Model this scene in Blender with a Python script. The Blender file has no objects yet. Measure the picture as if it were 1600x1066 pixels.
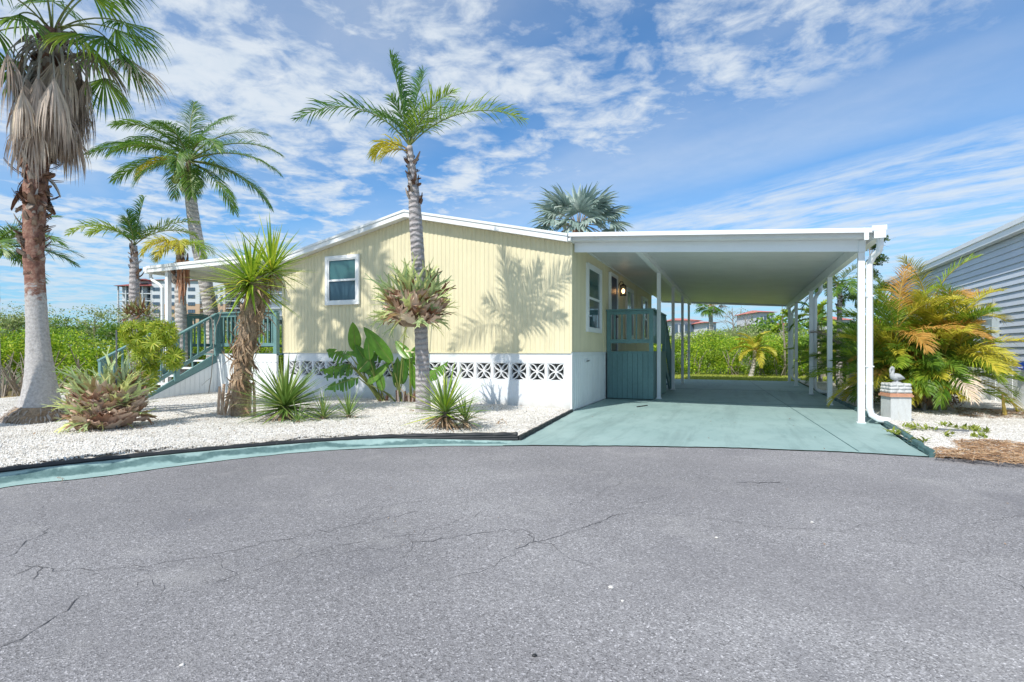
import bpy, math, random
import numpy as np
from mathutils import Vector, Matrix, Quaternion
random.seed(7); RNG = np.random.default_rng(7)
R = math.radians; PI = math.pi
V = Vector
sc = bpy.context.scene
col = sc.collection

# ------------------------------------------------------------------ camera
cam_d = bpy.data.cameras.new('camera'); cam = bpy.data.objects.new('camera', cam_d); col.objects.link(cam)
cam.location = (2.846, -9.911, 1.158); cam.rotation_euler = (R(90), 0, math.atan(348/850))
cam_d.sensor_width = 36; cam_d.lens = 36*850/1600; cam_d.shift_y = 15/1600
cam_d.clip_start = .05; cam_d.clip_end = 3000
sc.camera = cam
# ------------------------------------------------------------------ light
SUN = V((.27, .85, -1)).normalized()
sun_d = bpy.data.lights.new('sun', 'SUN'); sun = bpy.data.objects.new('sun', sun_d); col.objects.link(sun)
sun_d.energy = 4.4; sun_d.angle = R(.5); sun_d.color = (1, .95, .87)
sun.rotation_euler = SUN.to_track_quat('-Z', 'Y').to_euler()
world = bpy.data.worlds.new('World'); sc.world = world; world.use_nodes = True
sc.view_settings.view_transform = 'Standard'; sc.view_settings.look = 'None'
sc.view_settings.exposure = .15; sc.view_settings.gamma = 1; sc.view_settings.use_curve_mapping = False
def build_sky():
    nt = world.node_tree; N = nt.nodes; L = nt.links; N.clear()
    def nd(t, **k):
        n = N.new(t)
        for a, b in k.items(): setattr(n, a, b)
        return n
    def mth(op, a, b=None, c=None, clamp=False):
        n = nd('ShaderNodeMath', operation=op, use_clamp=clamp)
        for i, x in enumerate((a, b, c)):
            if x is None: continue
            if isinstance(x, (int, float)): n.inputs[i].default_value = x
            else: L.new(x, n.inputs[i])
        return n.outputs[0]
    def smooth(x, lo, hi):
        n = nd('ShaderNodeMapRange', interpolation_type='SMOOTHSTEP'); L.new(x, n.inputs[0])
        n.inputs[1].default_value = lo; n.inputs[2].default_value = hi
        n.inputs[3].default_value = 0; n.inputs[4].default_value = 1
        return n.outputs[0]
    def noise(vec, scale, detail, rough, dist=0):
        n = nd('ShaderNodeTexNoise'); L.new(vec, n.inputs['Vector'])
        n.inputs['Scale'].default_value = scale; n.inputs['Detail'].default_value = detail
        n.inputs['Roughness'].default_value = rough; n.inputs['Distortion'].default_value = dist
        return n.outputs['Fac']
    def comb(x, y, z=0.):
        n = nd('ShaderNodeCombineXYZ')
        for i, q in enumerate((x, y, z)):
            if isinstance(q, (int, float)): n.inputs[i].default_value = q
            else: L.new(q, n.inputs[i])
        return n.outputs[0]
    def mixc(f, a, b, typ='MIX'):
        n = nd('ShaderNodeMix', data_type='RGBA', blend_type=typ)
        if isinstance(f, (int, float)): n.inputs[0].default_value = f
        else: L.new(f, n.inputs[0])
        for i, x in ((6, a), (7, b)):
            if isinstance(x, tuple): n.inputs[i].default_value = (*x, 1)
            else: L.new(x, n.inputs[i])
        return n.outputs[2]
    sky = nd('ShaderNodeTexSky', sky_type='NISHITA', sun_disc=False)
    sky.sun_elevation = R(48.3); sky.sun_rotation = R(197.6); sky.air_density = 1.0; sky.dust_density = .3; sky.ozone_density = 3.0
    tc = nd('ShaderNodeTexCoord')
    rot = nd('ShaderNodeVectorRotate', rotation_type='Z_AXIS'); L.new(tc.outputs['Generated'], rot.inputs['Vector'])
    rot.inputs['Angle'].default_value = -math.atan(348/850)
    sp = nd('ShaderNodeSeparateXYZ'); L.new(rot.outputs[0], sp.inputs[0])
    z = mth('MAXIMUM', sp.outputs[2], .0)
    zz = mth('ADD', z, .06)
    a = mth('DIVIDE', sp.outputs[0], zz); b = mth('DIVIDE', sp.outputs[1], zz)
    c = mth('ADD', mth('MULTIPLY', a, .77), mth('MULTIPLY', b, .63))      # across the cirrus bands
    s = mth('ADD', mth('MULTIPLY', a, -.63), mth('MULTIPLY', b, .77))     # along them
    ab = comb(a, b)
    # puffy altocumulus field, c < 2
    reg = noise(comb(a, b, 4.), .55, 2, .5)
    cw = mth('ADD', c, mth('MULTIPLY', mth('SUBTRACT', reg, .5), 2.0))
    n1 = noise(comb(a, b, 1.7), 3.6, 10, .57, .45)
    n2 = noise(comb(a, b, 8.1), 10., 7, .62, .4)
    pf = mth('ADD', mth('MULTIPLY', n1, .68), mth('MULTIPLY', n2, .32))
    pf = mth('ADD', pf, mth('MULTIPLY', mth('SUBTRACT', reg, .5), .35))
    puff = smooth(pf, .37, .63)
    mA = mth('SUBTRACT', 1., smooth(cw, 1.55, 2.15))
    puff = mth('MULTIPLY', mth('MULTIPLY', puff, mA), .92)
    # streaky cirrus field, c > 2.6
    st = noise(comb(mth('MULTIPLY', s, .55), mth('MULTIPLY', c, 1.9), 2.), 1.6, 9, .66, .5)
    st2 = noise(comb(mth('MULTIPLY', s, 1.9), mth('MULTIPLY', c, 3.4), 5.), 2.1, 6, .6, .4)
    sf = mth('ADD', mth('MULTIPLY', st, .7), mth('MULTIPLY', st2, .3))
    strk = smooth(sf, .30, .62)
    mB = smooth(c, 2.40, 2.9)
    strk = mth('MULTIPLY', mth('MULTIPLY', strk, mB), .85)
    # thin veil between
    veil = mth('MULTIPLY', smooth(noise(comb(mth('MULTIPLY', s, .3), c, 9.), .9, 4, .5, .2), .25, .75), .50)
    cl = mth('MAXIMUM', mth('MAXIMUM', puff, strk), veil)
    # nothing below the horizon haze
    blue = mixc(1., sky.outputs[0], (.56, 1.26, 1.70), 'MULTIPLY')
    # clouds: white, a little greyer in their thick parts
    ccol = mixc(n2, (6.2, 7.3, 8.4), (8.6, 9.0, 9.4))
    out = mixc(cl, blue, ccol)
    hz = mth('SUBTRACT', 1., smooth(z, .0, .22))
    out = mixc(mth('MULTIPLY', hz, .55), out, (3.6, 6.2, 8.2))
    bg = nd('ShaderNodeBackground'); bg.inputs['Strength'].default_value = .092
    L.new(out, bg.inputs['Color'])
    o = nd('ShaderNodeOutputWorld'); L.new(bg.outputs[0], o.inputs['Surface'])
build_sky()

# ------------------------------------------------------------------ helpers
OFF = {}
def setp(o, label=None, cat=None, group=None, kind=None):
    if label: o['label'] = label
    if cat: o['category'] = cat
    if group: o['group'] = group
    if kind: o['kind'] = kind
    return o
def thing(name, loc, label, cat, group=None):
    o = bpy.data.objects.new(name, None); col.objects.link(o); o.location = loc; o.empty_display_size = .1
    OFF[o.name] = V(loc); return setp(o, label, cat, group)
def link(name, me, parent=None, mats=None, loc=None):
    o = bpy.data.objects.new(name, me); col.objects.link(o)
    if parent is not None:
        o.parent = parent; OFF[o.name] = OFF[parent.name]
    else: OFF[o.name] = V((0, 0, 0))
    return o
def inst(name, me, parent, M):
    """a piece that shares mesh data; M is its world matrix"""
    o = bpy.data.objects.new(name, me); col.objects.link(o)
    off = OFF[parent.name] if parent is not None else V((0, 0, 0))
    OFF[o.name] = off
    M = M.copy(); M.translation = M.translation - off
    if parent is not None: o.parent = parent
    o.matrix_basis = M
    return o
def frame(x, up=V((0, 0, 1))):
    """rotation whose X axis is x and Z axis is near up"""
    x = x.normalized(); y = up.cross(x)
    if y.length < 1e-4: y = V((0, 1, 0)).cross(x)
    y.normalize(); z = x.cross(y)
    return Matrix((x, y, z)).transposed()
def mtx(loc, x=V((1, 0, 0)), up=V((0, 0, 1)), s=1., roll=0.):
    m = frame(x, up).to_4x4() @ Matrix.Rotation(roll, 4, 'X')
    if isinstance(s, (int, float)): s = (s, s, s)
    m = m @ Matrix.Diagonal((*s, 1)); m.translation = loc
    return m
class MB:
    def __init__(s): s.v = []; s.f = []; s.m = []; s.sm = False
    def add(s, vs, fs, mi=0):
        n = len(s.v); s.v.extend(tuple(p) for p in vs)
        s.f.extend(tuple(i+n for i in f) for f in fs); s.m.extend([mi]*len(fs)); return s
    def box(s, x0, x1, y0, y1, z0, z1, mi=0):
        return s.hexa([(x0,y0,z0),(x1,y0,z0),(x1,y1,z0),(x0,y1,z0),(x0,y0,z1),(x1,y0,z1),(x1,y1,z1),(x0,y1,z1)], mi)
    def hexa(s, p, mi=0):
        return s.add(p, [(3,2,1,0),(4,5,6,7),(0,1,5,4),(1,2,6,5),(2,3,7,6),(3,0,4,7)], mi)
    def bar(s, a, b, w, h, up=V((0,0,1)), mi=0):
        a = V(a); b = V(b); x = (b-a).normalized(); y = V(up).cross(x)
        if y.length < 1e-4: y = V((0,1,0)).cross(x)
        y.normalize(); z = x.cross(y)
        q = []
        for dz in (-h/2, h/2):
            for p, dy in ((a,-w/2),(b,-w/2),(b,w/2),(a,w/2)): q.append(p + y*dy + z*dz)
        return s.hexa(q, mi)
    def prism(s, poly, axis, d0, d1, mi=0):
        """poly: 2D list; axis 'y' -> (x,z) swept along y, 'z' -> (x,y) along z, 'x' -> (y,z) along x"""
        f = {'y': lambda p, d: (p[0], d, p[1]), 'z': lambda p, d: (p[0], p[1], d), 'x': lambda p, d: (d, p[0], p[1])}[axis]
        n = len(poly); vs = [f(p, d0) for p in poly]+[f(p, d1) for p in poly]
        fs = [tuple(range(n))[::-1], tuple(range(n, 2*n))]+[(i, (i+1) % n, n+(i+1) % n, n+i) for i in range(n)]
        return s.add(vs, fs, mi)
    def tube(s, pts, rad, n=8, mi=0, cap=True, wob=None):
        pts = [V(p) for p in pts]; k = len(pts)
        if isinstance(rad, (int, float)): rad = [rad]*k
        base = len(s.v); ref = None
        for i, p in enumerate(pts):
            t = (pts[min(i+1, k-1)]-pts[max(i-1, 0)])
            if t.length < 1e-7: t = V((0,0,1))
            t.normalize()
            if ref is None:
                ref = t.cross(V((0,0,1)) if abs(t.z) < .9 else V((1,0,0))).normalized()
            ref = (ref - t*ref.dot(t)); ref.normalize(); bi = t.cross(ref)
            for j in range(n):
                a = 2*PI*j/n; r = rad[i]*(wob(i, j) if wob else 1)
                s.v.append(tuple(p+ref*(math.cos(a)*r)+bi*(math.sin(a)*r)))
        for i in range(k-1):
            for j in range(n):
                a = base+i*n+j; b = base+i*n+(j+1) % n
                s.f.append((a, b, b+n, a+n)); s.m.append(mi)
        if cap:
            s.f.append(tuple(range(base+n-1, base-1, -1))); s.m.append(mi)
            s.f.append(tuple(range(base+(k-1)*n, base+k*n))); s.m.append(mi)
        return s
    def strip(s, pts, sides, widths, mi=0, fold=0., nrm=None):
        """a leaf: centre line pts, side vectors, half widths; folded along the midrib when fold is set"""
        b = len(s.v); k = len(pts)
        if fold:
            for i in range(k):
                w = widths[i]; nn = nrm[i] if nrm else V((0,0,1))
                s.v.append(tuple(pts[i]-sides[i]*w+nn*w*fold)); s.v.append(tuple(pts[i])); s.v.append(tuple(pts[i]+sides[i]*w+nn*w*fold))
            for i in range(k-1):
                q = b+3*i
                s.f.append((q, q+1, q+4, q+3)); s.f.append((q+1, q+2, q+5, q+4)); s.m += [mi, mi]
        else:
            for i in range(k):
                s.v.append(tuple(pts[i]-sides[i]*widths[i])); s.v.append(tuple(pts[i]+sides[i]*widths[i]))
            for i in range(k-1):
                q = b+2*i; s.f.append((q, q+1, q+3, q+2)); s.m.append(mi)
        return s
    def mesh(s, name, mats, smooth=False, off=V((0,0,0))):
        me = bpy.data.meshes.new(name)
        v = np.array(s.v, dtype=np.float64)-np.array(off)
        me.from_pydata(v.tolist(), [], s.f)
        if not isinstance(mats, (list, tuple)): mats = [mats]
        for m in mats: me.materials.append(m)
        if len(mats) > 1: me.polygons.foreach_set('material_index', s.m)
        if smooth: me.polygons.foreach_set('use_smooth', [True]*len(me.polygons))
        me.update(); return me
    def build(s, name, mats, parent=None, smooth=False):
        off = OFF[parent.name] if parent is not None else V((0,0,0))
        return link(name, s.mesh(name, mats, smooth, off), parent)
def quads_mesh(name, verts, nq, mat, off=(0,0,0), k=4, smooth=False):
    """fast mesh of nq separate k-gons from an array (nq*k, 3)"""
    me = bpy.data.meshes.new(name); nv = len(verts)
    me.vertices.add(nv); me.vertices.foreach_set('co', (verts-np.array(off)).astype(np.float32).ravel())
    me.loops.add(nv); me.loops.foreach_set('vertex_index', np.arange(nv, dtype=np.int32))
    me.polygons.add(nq); me.polygons.foreach_set('loop_start', np.arange(0, nv, k, dtype=np.int32))
    try: me.polygons.foreach_set('loop_total', np.full(nq, k, dtype=np.int32))
    except Exception: pass
    me.materials.append(mat); me.update(calc_edges=True); me.validate(); return me
def tris_mesh(name, verts, faces, mat):
    me = bpy.data.meshes.new(name)
    me.vertices.add(len(verts)); me.vertices.foreach_set('co', verts.astype(np.float32).ravel())
    nf = len(faces); me.loops.add(nf*3); me.loops.foreach_set('vertex_index', faces.astype(np.int32).ravel())
    me.polygons.add(nf); me.polygons.foreach_set('loop_start', np.arange(0, nf*3, 3, dtype=np.int32))
    me.materials.append(mat); me.update(calc_edges=True); return me
def leaf_cards(pts, L, W, up=.35, rng=RNG):
    """rhombic leaves at pts with random facing; returns (n*4,3)"""
    n = len(pts)
    d = rng.normal(size=(n,3)); d /= np.linalg.norm(d, axis=1, keepdims=True)
    e = rng.normal(size=(n,3)); e[:,2] += up*3; nn = e/np.linalg.norm(e, axis=1, keepdims=True)
    a = np.cross(nn, d); a /= np.linalg.norm(a, axis=1, keepdims=True)+1e-9
    b = np.cross(nn, a); sz = rng.uniform(.6, 1.25, size=(n,1))
    l = a*sz*L/2; w = b*sz*W/2
    q = np.stack([pts-l, pts+w*1.0-l*.1, pts+l, pts-w-l*.1], axis=1)
    return q.reshape(-1, 3)
def shell(c, r, n, lo=.72, hi=1.03, top=-.5, rng=RNG):
    d = rng.normal(size=(n,3)); d /= np.linalg.norm(d, axis=1, keepdims=True)
    d[:,2] = np.where(d[:,2] < top, -d[:,2], d[:,2])
    return np.array(c)+d*np.array(r)*rng.uniform(lo, hi, size=(n,1))

# ------------------------------------------------------------------ materials
def base_nt(name):
    m = bpy.data.materials.new(name); m.use_nodes = True; nt = m.node_tree
    b = nt.nodes['Principled BSDF']; return m, nt, b
def ramp(nt, fac, stops, interp='LINEAR'):
    r = nt.nodes.new('ShaderNodeValToRGB'); r.color_ramp.interpolation = interp; e = r.color_ramp.elements
    while len(e) < len(stops): e.new(.5)
    for i, (p, c) in enumerate(stops):
        e[i].position = p; e[i].color = (*c, 1) if len(c) == 3 else c
    nt.links.new(fac, r.inputs[0]); return r.outputs[0]
def nz(nt, scale, detail=4, rough=.6, vec=None, dist=0, out='Fac'):
    n = nt.nodes.new('ShaderNodeTexNoise'); n.inputs['Scale'].default_value = scale
    n.inputs['Detail'].default_value = detail; n.inputs['Roughness'].default_value = rough; n.inputs['Distortion'].default_value = dist
    if vec is None:
        tc = nt.nodes.get('TC') or nt.nodes.new('ShaderNodeTexCoord'); tc.name = 'TC'; vec = tc.outputs['Object']
    nt.links.new(vec, n.inputs['Vector']); return n.outputs[out]
def mapv(nt, scale):
    tc = nt.nodes.get('TC') or nt.nodes.new('ShaderNodeTexCoord'); tc.name = 'TC'
    m = nt.nodes.new('ShaderNodeMapping'); m.inputs['Scale'].default_value = scale
    nt.links.new(tc.outputs['Object'], m.inputs[0]); return m.outputs[0]
def mixn(nt, f, a, b, typ='MIX'):
    n = nt.nodes.new('ShaderNodeMix'); n.data_type = 'RGBA'; n.blend_type = typ
    if isinstance(f, (int, float)): n.inputs[0].default_value = f
    else: nt.links.new(f, n.inputs[0])
    for i, x in ((6, a), (7, b)):
        if isinstance(x, tuple): n.inputs[i].default_value = (*x[:3], 1)
        else: nt.links.new(x, n.inputs[i])
    return n.outputs[2]
def mrange(nt, x, a, b, c, d):
    n = nt.nodes.new('ShaderNodeMapRange'); nt.links.new(x, n.inputs[0])
    for i, q in enumerate((a, b, c, d)): n.inputs[i+1].default_value = q
    return n.outputs[0]
def bump(nt, b, h, strength=.3, dist=.01):
    n = nt.nodes.new('ShaderNodeBump'); n.inputs['Strength'].default_value = strength; n.inputs['Distance'].default_value = dist
    nt.links.new(h, n.inputs['Height']); nt.links.new(n.outputs[0], b.inputs['Normal'])
def mat(name, c, rough=.6, var=.12, vs=2.5, fine=.06, fs=40, bs=0, bstr=.3, bdist=.004, dirt=None, dirt_amt=.5, metallic=0, isl=0., stretch=None, spec=.5):
    m, nt, b = base_nt(name)
    vec = mapv(nt, stretch) if stretch else None
    n1 = nz(nt, vs, 5, .6, vec); n2 = nz(nt, fs, 3, .6, vec)
    k = mrange(nt, n1, .3, .7, 1-var, 1+var); k2 = mrange(nt, n2, .3, .7, 1-fine, 1+fine)
    mm = nt.nodes.new('ShaderNodeMath'); mm.operation = 'MULTIPLY'; nt.links.new(k, mm.inputs[0]); nt.links.new(k2, mm.inputs[1]); kk = mm.outputs[0]
    if isl:
        g = nt.nodes.new('ShaderNodeNewGeometry'); k3 = mrange(nt, g.outputs['Random Per Island'], 0, 1, 1-isl, 1+isl)
        m3 = nt.nodes.new('ShaderNodeMath'); m3.operation = 'MULTIPLY'; nt.links.new(kk, m3.inputs[0]); nt.links.new(k3, m3.inputs[1]); kk = m3.outputs[0]
    cc = nt.nodes.new('ShaderNodeVectorMath'); cc.operation = 'SCALE'; cc.inputs[0].default_value = c[:3]; nt.links.new(kk, cc.inputs['Scale'])
    out = cc.outputs[0]
    if dirt:
        dn = nz(nt, dirt[1], 7, .7, vec, .4); f = mrange(nt, dn, dirt[2], dirt[2]+.18, 0, dirt_amt)
        out = mixn(nt, f, out, dirt[0])
    nt.links.new(out, b.inputs['Base Color']); b.inputs['Roughness'].default_value = rough; b.inputs['Metallic'].default_value = metallic
    b.inputs['Specular IOR Level'].default_value = spec
    if bs: bump(nt, b, nz(nt, bs, 6, .65, vec), bstr, bdist)
    return m
def leafmat(name, stops, rough=.45, transl=.3, objrand=.15, spec=.4, patch=(6,.18)):
    """colour from a ramp over random per island and object, some light passing through"""
    m, nt, b = base_nt(name)
    g = nt.nodes.new('ShaderNodeNewGeometry'); oi = nt.nodes.new('ShaderNodeObjectInfo')
    x = nt.nodes.new('ShaderNodeMath'); x.operation = 'MULTIPLY_ADD'; nt.links.new(oi.outputs['Random'], x.inputs[0]); x.inputs[1].default_value = objrand*2
    y = nt.nodes.new('ShaderNodeMath'); y.operation = 'MULTIPLY'; nt.links.new(g.outputs['Random Per Island'], y.inputs[0]); y.inputs[1].default_value = 1-objrand*2
    nt.links.new(y.outputs[0], x.inputs[2])
    c = ramp(nt, x.outputs[0], stops)
    n = nz(nt, patch[0], 4, .6); k = mrange(nt, n, .3, .7, 1-patch[1], 1+patch[1])
    s = nt.nodes.new('ShaderNodeVectorMath'); s.operation = 'SCALE'; nt.links.new(c, s.inputs[0]); nt.links.new(k, s.inputs['Scale']); c = s.outputs[0]
    nt.links.new(c, b.inputs['Base Color']); b.inputs['Roughness'].default_value = rough; b.inputs['Specular IOR Level'].default_value = spec
    if transl:
        t = nt.nodes.new('ShaderNodeBsdfTranslucent'); mx = nt.nodes.new('ShaderNodeMixShader'); mx.inputs[0].default_value = transl
        s2 = nt.nodes.new('ShaderNodeVectorMath'); s2.operation = 'SCALE'; s2.inputs['Scale'].default_value = 1.25; nt.links.new(c, s2.inputs[0])
        nt.links.new(s2.outputs[0], t.inputs['Color'])
        nt.links.new(b.outputs[0], mx.inputs[1]); nt.links.new(t.outputs[0], mx.inputs[2])
        o = nt.nodes['Material Output']; nt.links.new(mx.outputs[0], o.inputs['Surface'])
    return m
M = {}
M['siding'] = mat('siding_yellow', (.725,.66,.445), .5, .05, 1.2, .02, 30, dirt=((.50,.46,.32), 2.2, .52), dirt_amt=.38, stretch=(3,3,.6))
M['white'] = mat('white_aluminium', (.80,.82,.83), .38, .03, 2, .015, dirt=((.55,.57,.55), 3., .6), dirt_amt=.2)
M['soffit'] = mat('soffit_panel', (.72,.72,.72), .45, .05, 1.5, .02, dirt=((.48,.48,.44), 2., .55), dirt_amt=.3)
M['stucco'] = mat('white_stucco', (.73,.76,.79), .85, .05, 2, .04, 60, bs=22, bstr=.55, bdist=.012, dirt=((.60,.62,.60), 3., .6), dirt_amt=.3)
def splash(m, z0, z1, col_, amt):
    nt = m.node_tree; b = nt.nodes['Principled BSDF']; src = b.inputs['Base Color'].links[0].from_socket
    g = nt.nodes.new('ShaderNodeNewGeometry'); sp = nt.nodes.new('ShaderNodeSeparateXYZ'); nt.links.new(g.outputs['Position'], sp.inputs[0])
    q = nt.nodes.new('ShaderNodeMath'); q.operation = 'MULTIPLY_ADD'; nt.links.new(nz(nt, 6, 5, .7), q.inputs[0]); q.inputs[1].default_value = -.25; nt.links.new(sp.outputs[2], q.inputs[2])
    nt.links.new(mixn(nt, mrange(nt, q.outputs[0], z0-.12, z1-.12, amt, 0), src, col_), b.inputs['Base Color'])
splash(M['stucco'], .06, .26, (.42,.38,.31), .6)
M['skirt'] = mat('white_skirting', (.76,.79,.80), .55, .04, 2, .02, dirt=((.55,.58,.56), 3.5, .57), dirt_amt=.35, stretch=(1,1,.5))
M['block'] = mat('block_paint', (.80,.81,.82), .8, .04, 4, .04, 60, bs=60, bstr=.3, bdist=.003)
M['teal'] = mat('teal_wood', (.125,.235,.235), .6, .12, 3, .08, 40, bs=30, bstr=.3, bdist=.002, dirt=((.20,.30,.29), 6., .58), dirt_amt=.4, stretch=(1,1,.35))
M['tealrail'] = mat('teal_rail', (.135,.26,.255), .5, .10, 5, .05, 40, dirt=((.28,.38,.37), 8., .6), dirt_amt=.4)
M['dark'] = mat('dark_void', (.03,.035,.035), .9); M['crawl_dark'] = mat('crawl_unlit_tone', (.10,.105,.10), .9, .3, 8)
M['black'] = mat('black_plastic', (.025,.027,.03), .45, .2, 8, .1, dirt=((.16,.16,.15), 9., .6), dirt_amt=.5)
M['tealedge'] = mat('teal_painted_edging', (.06,.13,.135), .5, .3, 6, .15, 30, dirt=((.22,.30,.28), 7., .55), dirt_amt=.5)
M['iron'] = mat('black_iron', (.02,.02,.022), .4)
M['navy'] = mat('navy_door', (.022,.03,.10), .4, .05)
M['roofgrey'] = mat('roof_metal', (.66,.68,.69), .5, .08)
def glassmat(name, c, rough=.08):
    m, nt, b = base_nt(name); n = nz(nt, 1.5, 2)
    cc = mixn(nt, n, tuple(x*.8 for x in c), tuple(x*1.2 for x in c)); nt.links.new(cc, b.inputs['Base Color'])
    b.inputs['Roughness'].default_value = rough; b.inputs['IOR'].default_value = 1.5; b.inputs['Coat Weight'].default_value = .4
    return m
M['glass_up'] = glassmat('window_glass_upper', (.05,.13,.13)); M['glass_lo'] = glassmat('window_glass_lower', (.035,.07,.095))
M['glass_sky'] = glassmat('window_glass_painted_sky', (.30,.42,.50)); M['glass_far'] = glassmat('far_glass', (.08,.12,.17))  # glass_sky: reflected sky painted into the pale base colour
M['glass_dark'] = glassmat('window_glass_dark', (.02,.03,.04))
def road_mat():
    m, nt, b = base_nt('asphalt')
    def vor(scale):
        v = nt.nodes.new('ShaderNodeTexVoronoi'); v.inputs['Scale'].default_value = scale
        nt.links.new(nt.nodes['TC'].outputs['Object'], v.inputs['Vector']); s = nt.nodes.new('ShaderNodeSeparateColor'); nt.links.new(v.outputs['Color'], s.inputs[0]); return s, v
    big = nz(nt, .35, 4, .55); mid = nz(nt, 2.2, 5, .65)
    c = ramp(nt, big, [(.3, (.205,.202,.212)), (.5, (.262,.257,.267)), (.72, (.33,.325,.333))])
    c = mixn(nt, mrange(nt, mid, .4, .75, 0, .35), c, (.20,.197,.205))
    s1, v1 = vor(165); s2, v2 = vor(75)
    k1 = ramp(nt, s1.outputs[0], [(0,(.45,.45,.45)),(.22,(.78,.78,.78)),(.6,(1.0,1.0,1.0)),(.9,(1.14,1.14,1.14)),(.96,(1.6,1.6,1.6)),(1,(1.9,1.9,1.9))])
    k2 = ramp(nt, s2.outputs[1], [(0,(.80,.80,.80)),(.5,(1,1,1)),(.92,(1.1,1.1,1.1)),(.98,(1.5,1.5,1.5)),(1,(1.8,1.8,1.8))])
    c = mixn(nt, 1., c, k1, 'MULTIPLY'); c = mixn(nt, .6, c, k2, 'MULTIPLY')
    sc_ = nz(nt, 5.5, 6, .75, None, .6); c = mixn(nt, mrange(nt, sc_, .66, .76, 0, .5), c, (.50,.49,.49))
    pt = nz(nt, 1.1, 2, .5, mapv(nt, (.25,1,1)), .2); c = mixn(nt, mrange(nt, pt, .5, .66, 0, .28), c, (.21,.205,.215)); dust = nz(nt, 1.7, 5, .65, None, .2); c = mixn(nt, mrange(nt, dust, .55, .75, 0, .30), c, (.42,.41,.40))
    oil = nz(nt, .8, 3, .6, None, .3); c = mixn(nt, mrange(nt, oil, .60, .72, 0, .35), c, (.13,.13,.145))
    nt.links.new(c, b.inputs['Base Color']); b.inputs['Roughness'].default_value = .9; b.inputs['Specular IOR Level'].default_value = .3
    bump(nt, b, v1.outputs['Distance'], .5, .006); return m
M['road'] = road_mat()
def drive_mat(name='painted_concrete', c0=(.245,.365,.355), c1=(.305,.43,.415)):
    m, nt, b = base_nt(name)
    c = ramp(nt, nz(nt, .9, 5, .6), [(.32, c0), (.68, c1)])
    c = mixn(nt, mrange(nt, nz(nt, 5, 6, .7, mapv(nt, (1,.35,1)), .3), .50, .72, 0, .45), c, (.15,.235,.23))
    c = mixn(nt, mrange(nt, nz(nt, 1.0, 6, .7, mapv(nt, (3,.25,1)), .4), .52, .66, 0, .40), c, (.15,.22,.215))
    c = mixn(nt, mrange(nt, nz(nt, 70, 2, .6), .6, .75, 0, .2), c, (.4,.55,.53))
    nt.links.new(c, b.inputs['Base Color']); b.inputs['Roughness'].default_value = .62
    bump(nt, b, nz(nt, 60, 4, .6), .25, .004); return m
M['drive'] = drive_mat()
def kerb_mat():
    m, nt, b = base_nt('kerb_paint')
    c = ramp(nt, nz(nt, 2.5, 5, .6), [(.3, (.25,.38,.365)), (.7, (.34,.48,.46))])
    c = mixn(nt, mrange(nt, nz(nt, 4, 7, .75, None, .5), .56, .72, 0, .45), c, (.14,.24,.23))
    c = mixn(nt, mrange(nt, nz(nt, 14, 5, .7), .62, .72, 0, .5), c, (.45,.50,.46))
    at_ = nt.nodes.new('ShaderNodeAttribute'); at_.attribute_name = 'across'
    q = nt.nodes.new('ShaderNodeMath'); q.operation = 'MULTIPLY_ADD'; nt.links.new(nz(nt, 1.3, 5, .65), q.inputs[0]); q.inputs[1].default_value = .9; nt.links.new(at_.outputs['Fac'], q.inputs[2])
    shade_band = ramp(nt, q.outputs[0], [(.70,(0,0,0)),(.76,(1,1,1)),(.90,(1,1,1)),(.98,(0,0,0))])  # band painted dark as the shade of the kerb slope facing off the sun
    c = mixn(nt, shade_band, c, ramp(nt, nz(nt, 9, 6, .7), [(.3,(.055,.12,.12)),(.7,(.14,.24,.235))]))
    nt.links.new(c, b.inputs['Base Color']); b.inputs['Roughness'].default_value = .7
    bump(nt, b, nz(nt, 18, 6, .7), .5, .012); return m
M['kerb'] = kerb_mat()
M['kerbshade'] = mat('kerb_shade', (.12,.215,.215), .85, .35, 5, .2, 30, bs=15, bstr=.6, bdist=.01)  # dark teal of the kerb's painted shade band
def gravel_mat(name, cs, isl=True):
    m, nt, b = base_nt(name)
    if isl:
        g = nt.nodes.new('ShaderNodeNewGeometry'); c = ramp(nt, g.outputs['Random Per Island'], cs)
    else:
        v = nt.nodes.new('ShaderNodeTexVoronoi'); v.inputs['Scale'].default_value = 45
        tc = nt.nodes.new('ShaderNodeTexCoord'); nt.links.new(tc.outputs['Object'], v.inputs['Vector'])
        sp = nt.nodes.new('ShaderNodeSeparateColor'); nt.links.new(v.outputs['Color'], sp.inputs[0]); c = ramp(nt, sp.outputs[0], cs)
        bump(nt, b, v.outputs['Distance'], .8, .012)
    c = mixn(nt, mrange(nt, nz(nt, 1.6, 5, .6), .48, .72, 0, .5), c, (.42,.38,.32)); c = mixn(nt, mrange(nt, nz(nt, 6, 5, .7), .56, .74, 0, .35), c, (.36,.31,.25))
    nt.links.new(c, b.inputs['Base Color']); b.inputs['Roughness'].default_value = .85; return m
GS = [(0, (.30,.27,.23)), (.10, (.55,.52,.47)), (.3, (.70,.68,.64)), (.7, (.82,.81,.78)), (1, (.88,.88,.87))]
M['pebble'] = gravel_mat('white_shell_gravel', GS); M['gravelbase'] = gravel_mat('shell_gravel_bed', [(0,(.36,.33,.28)),(.4,(.64,.61,.56)),(1,(.82,.80,.77))], False)
M['lawn'] = mat('lawn_grass', (.30,.36,.07), .9, .25, 1.2, .3, 60, dirt=((.30,.27,.10), 1.8, .5), dirt_amt=.6)
M['terrain'] = mat('terrain_ground', (.10,.13,.04), .95, .3, .3, .2, 4, dirt=((.22,.19,.11), .6, .5), dirt_amt=.6)
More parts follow.
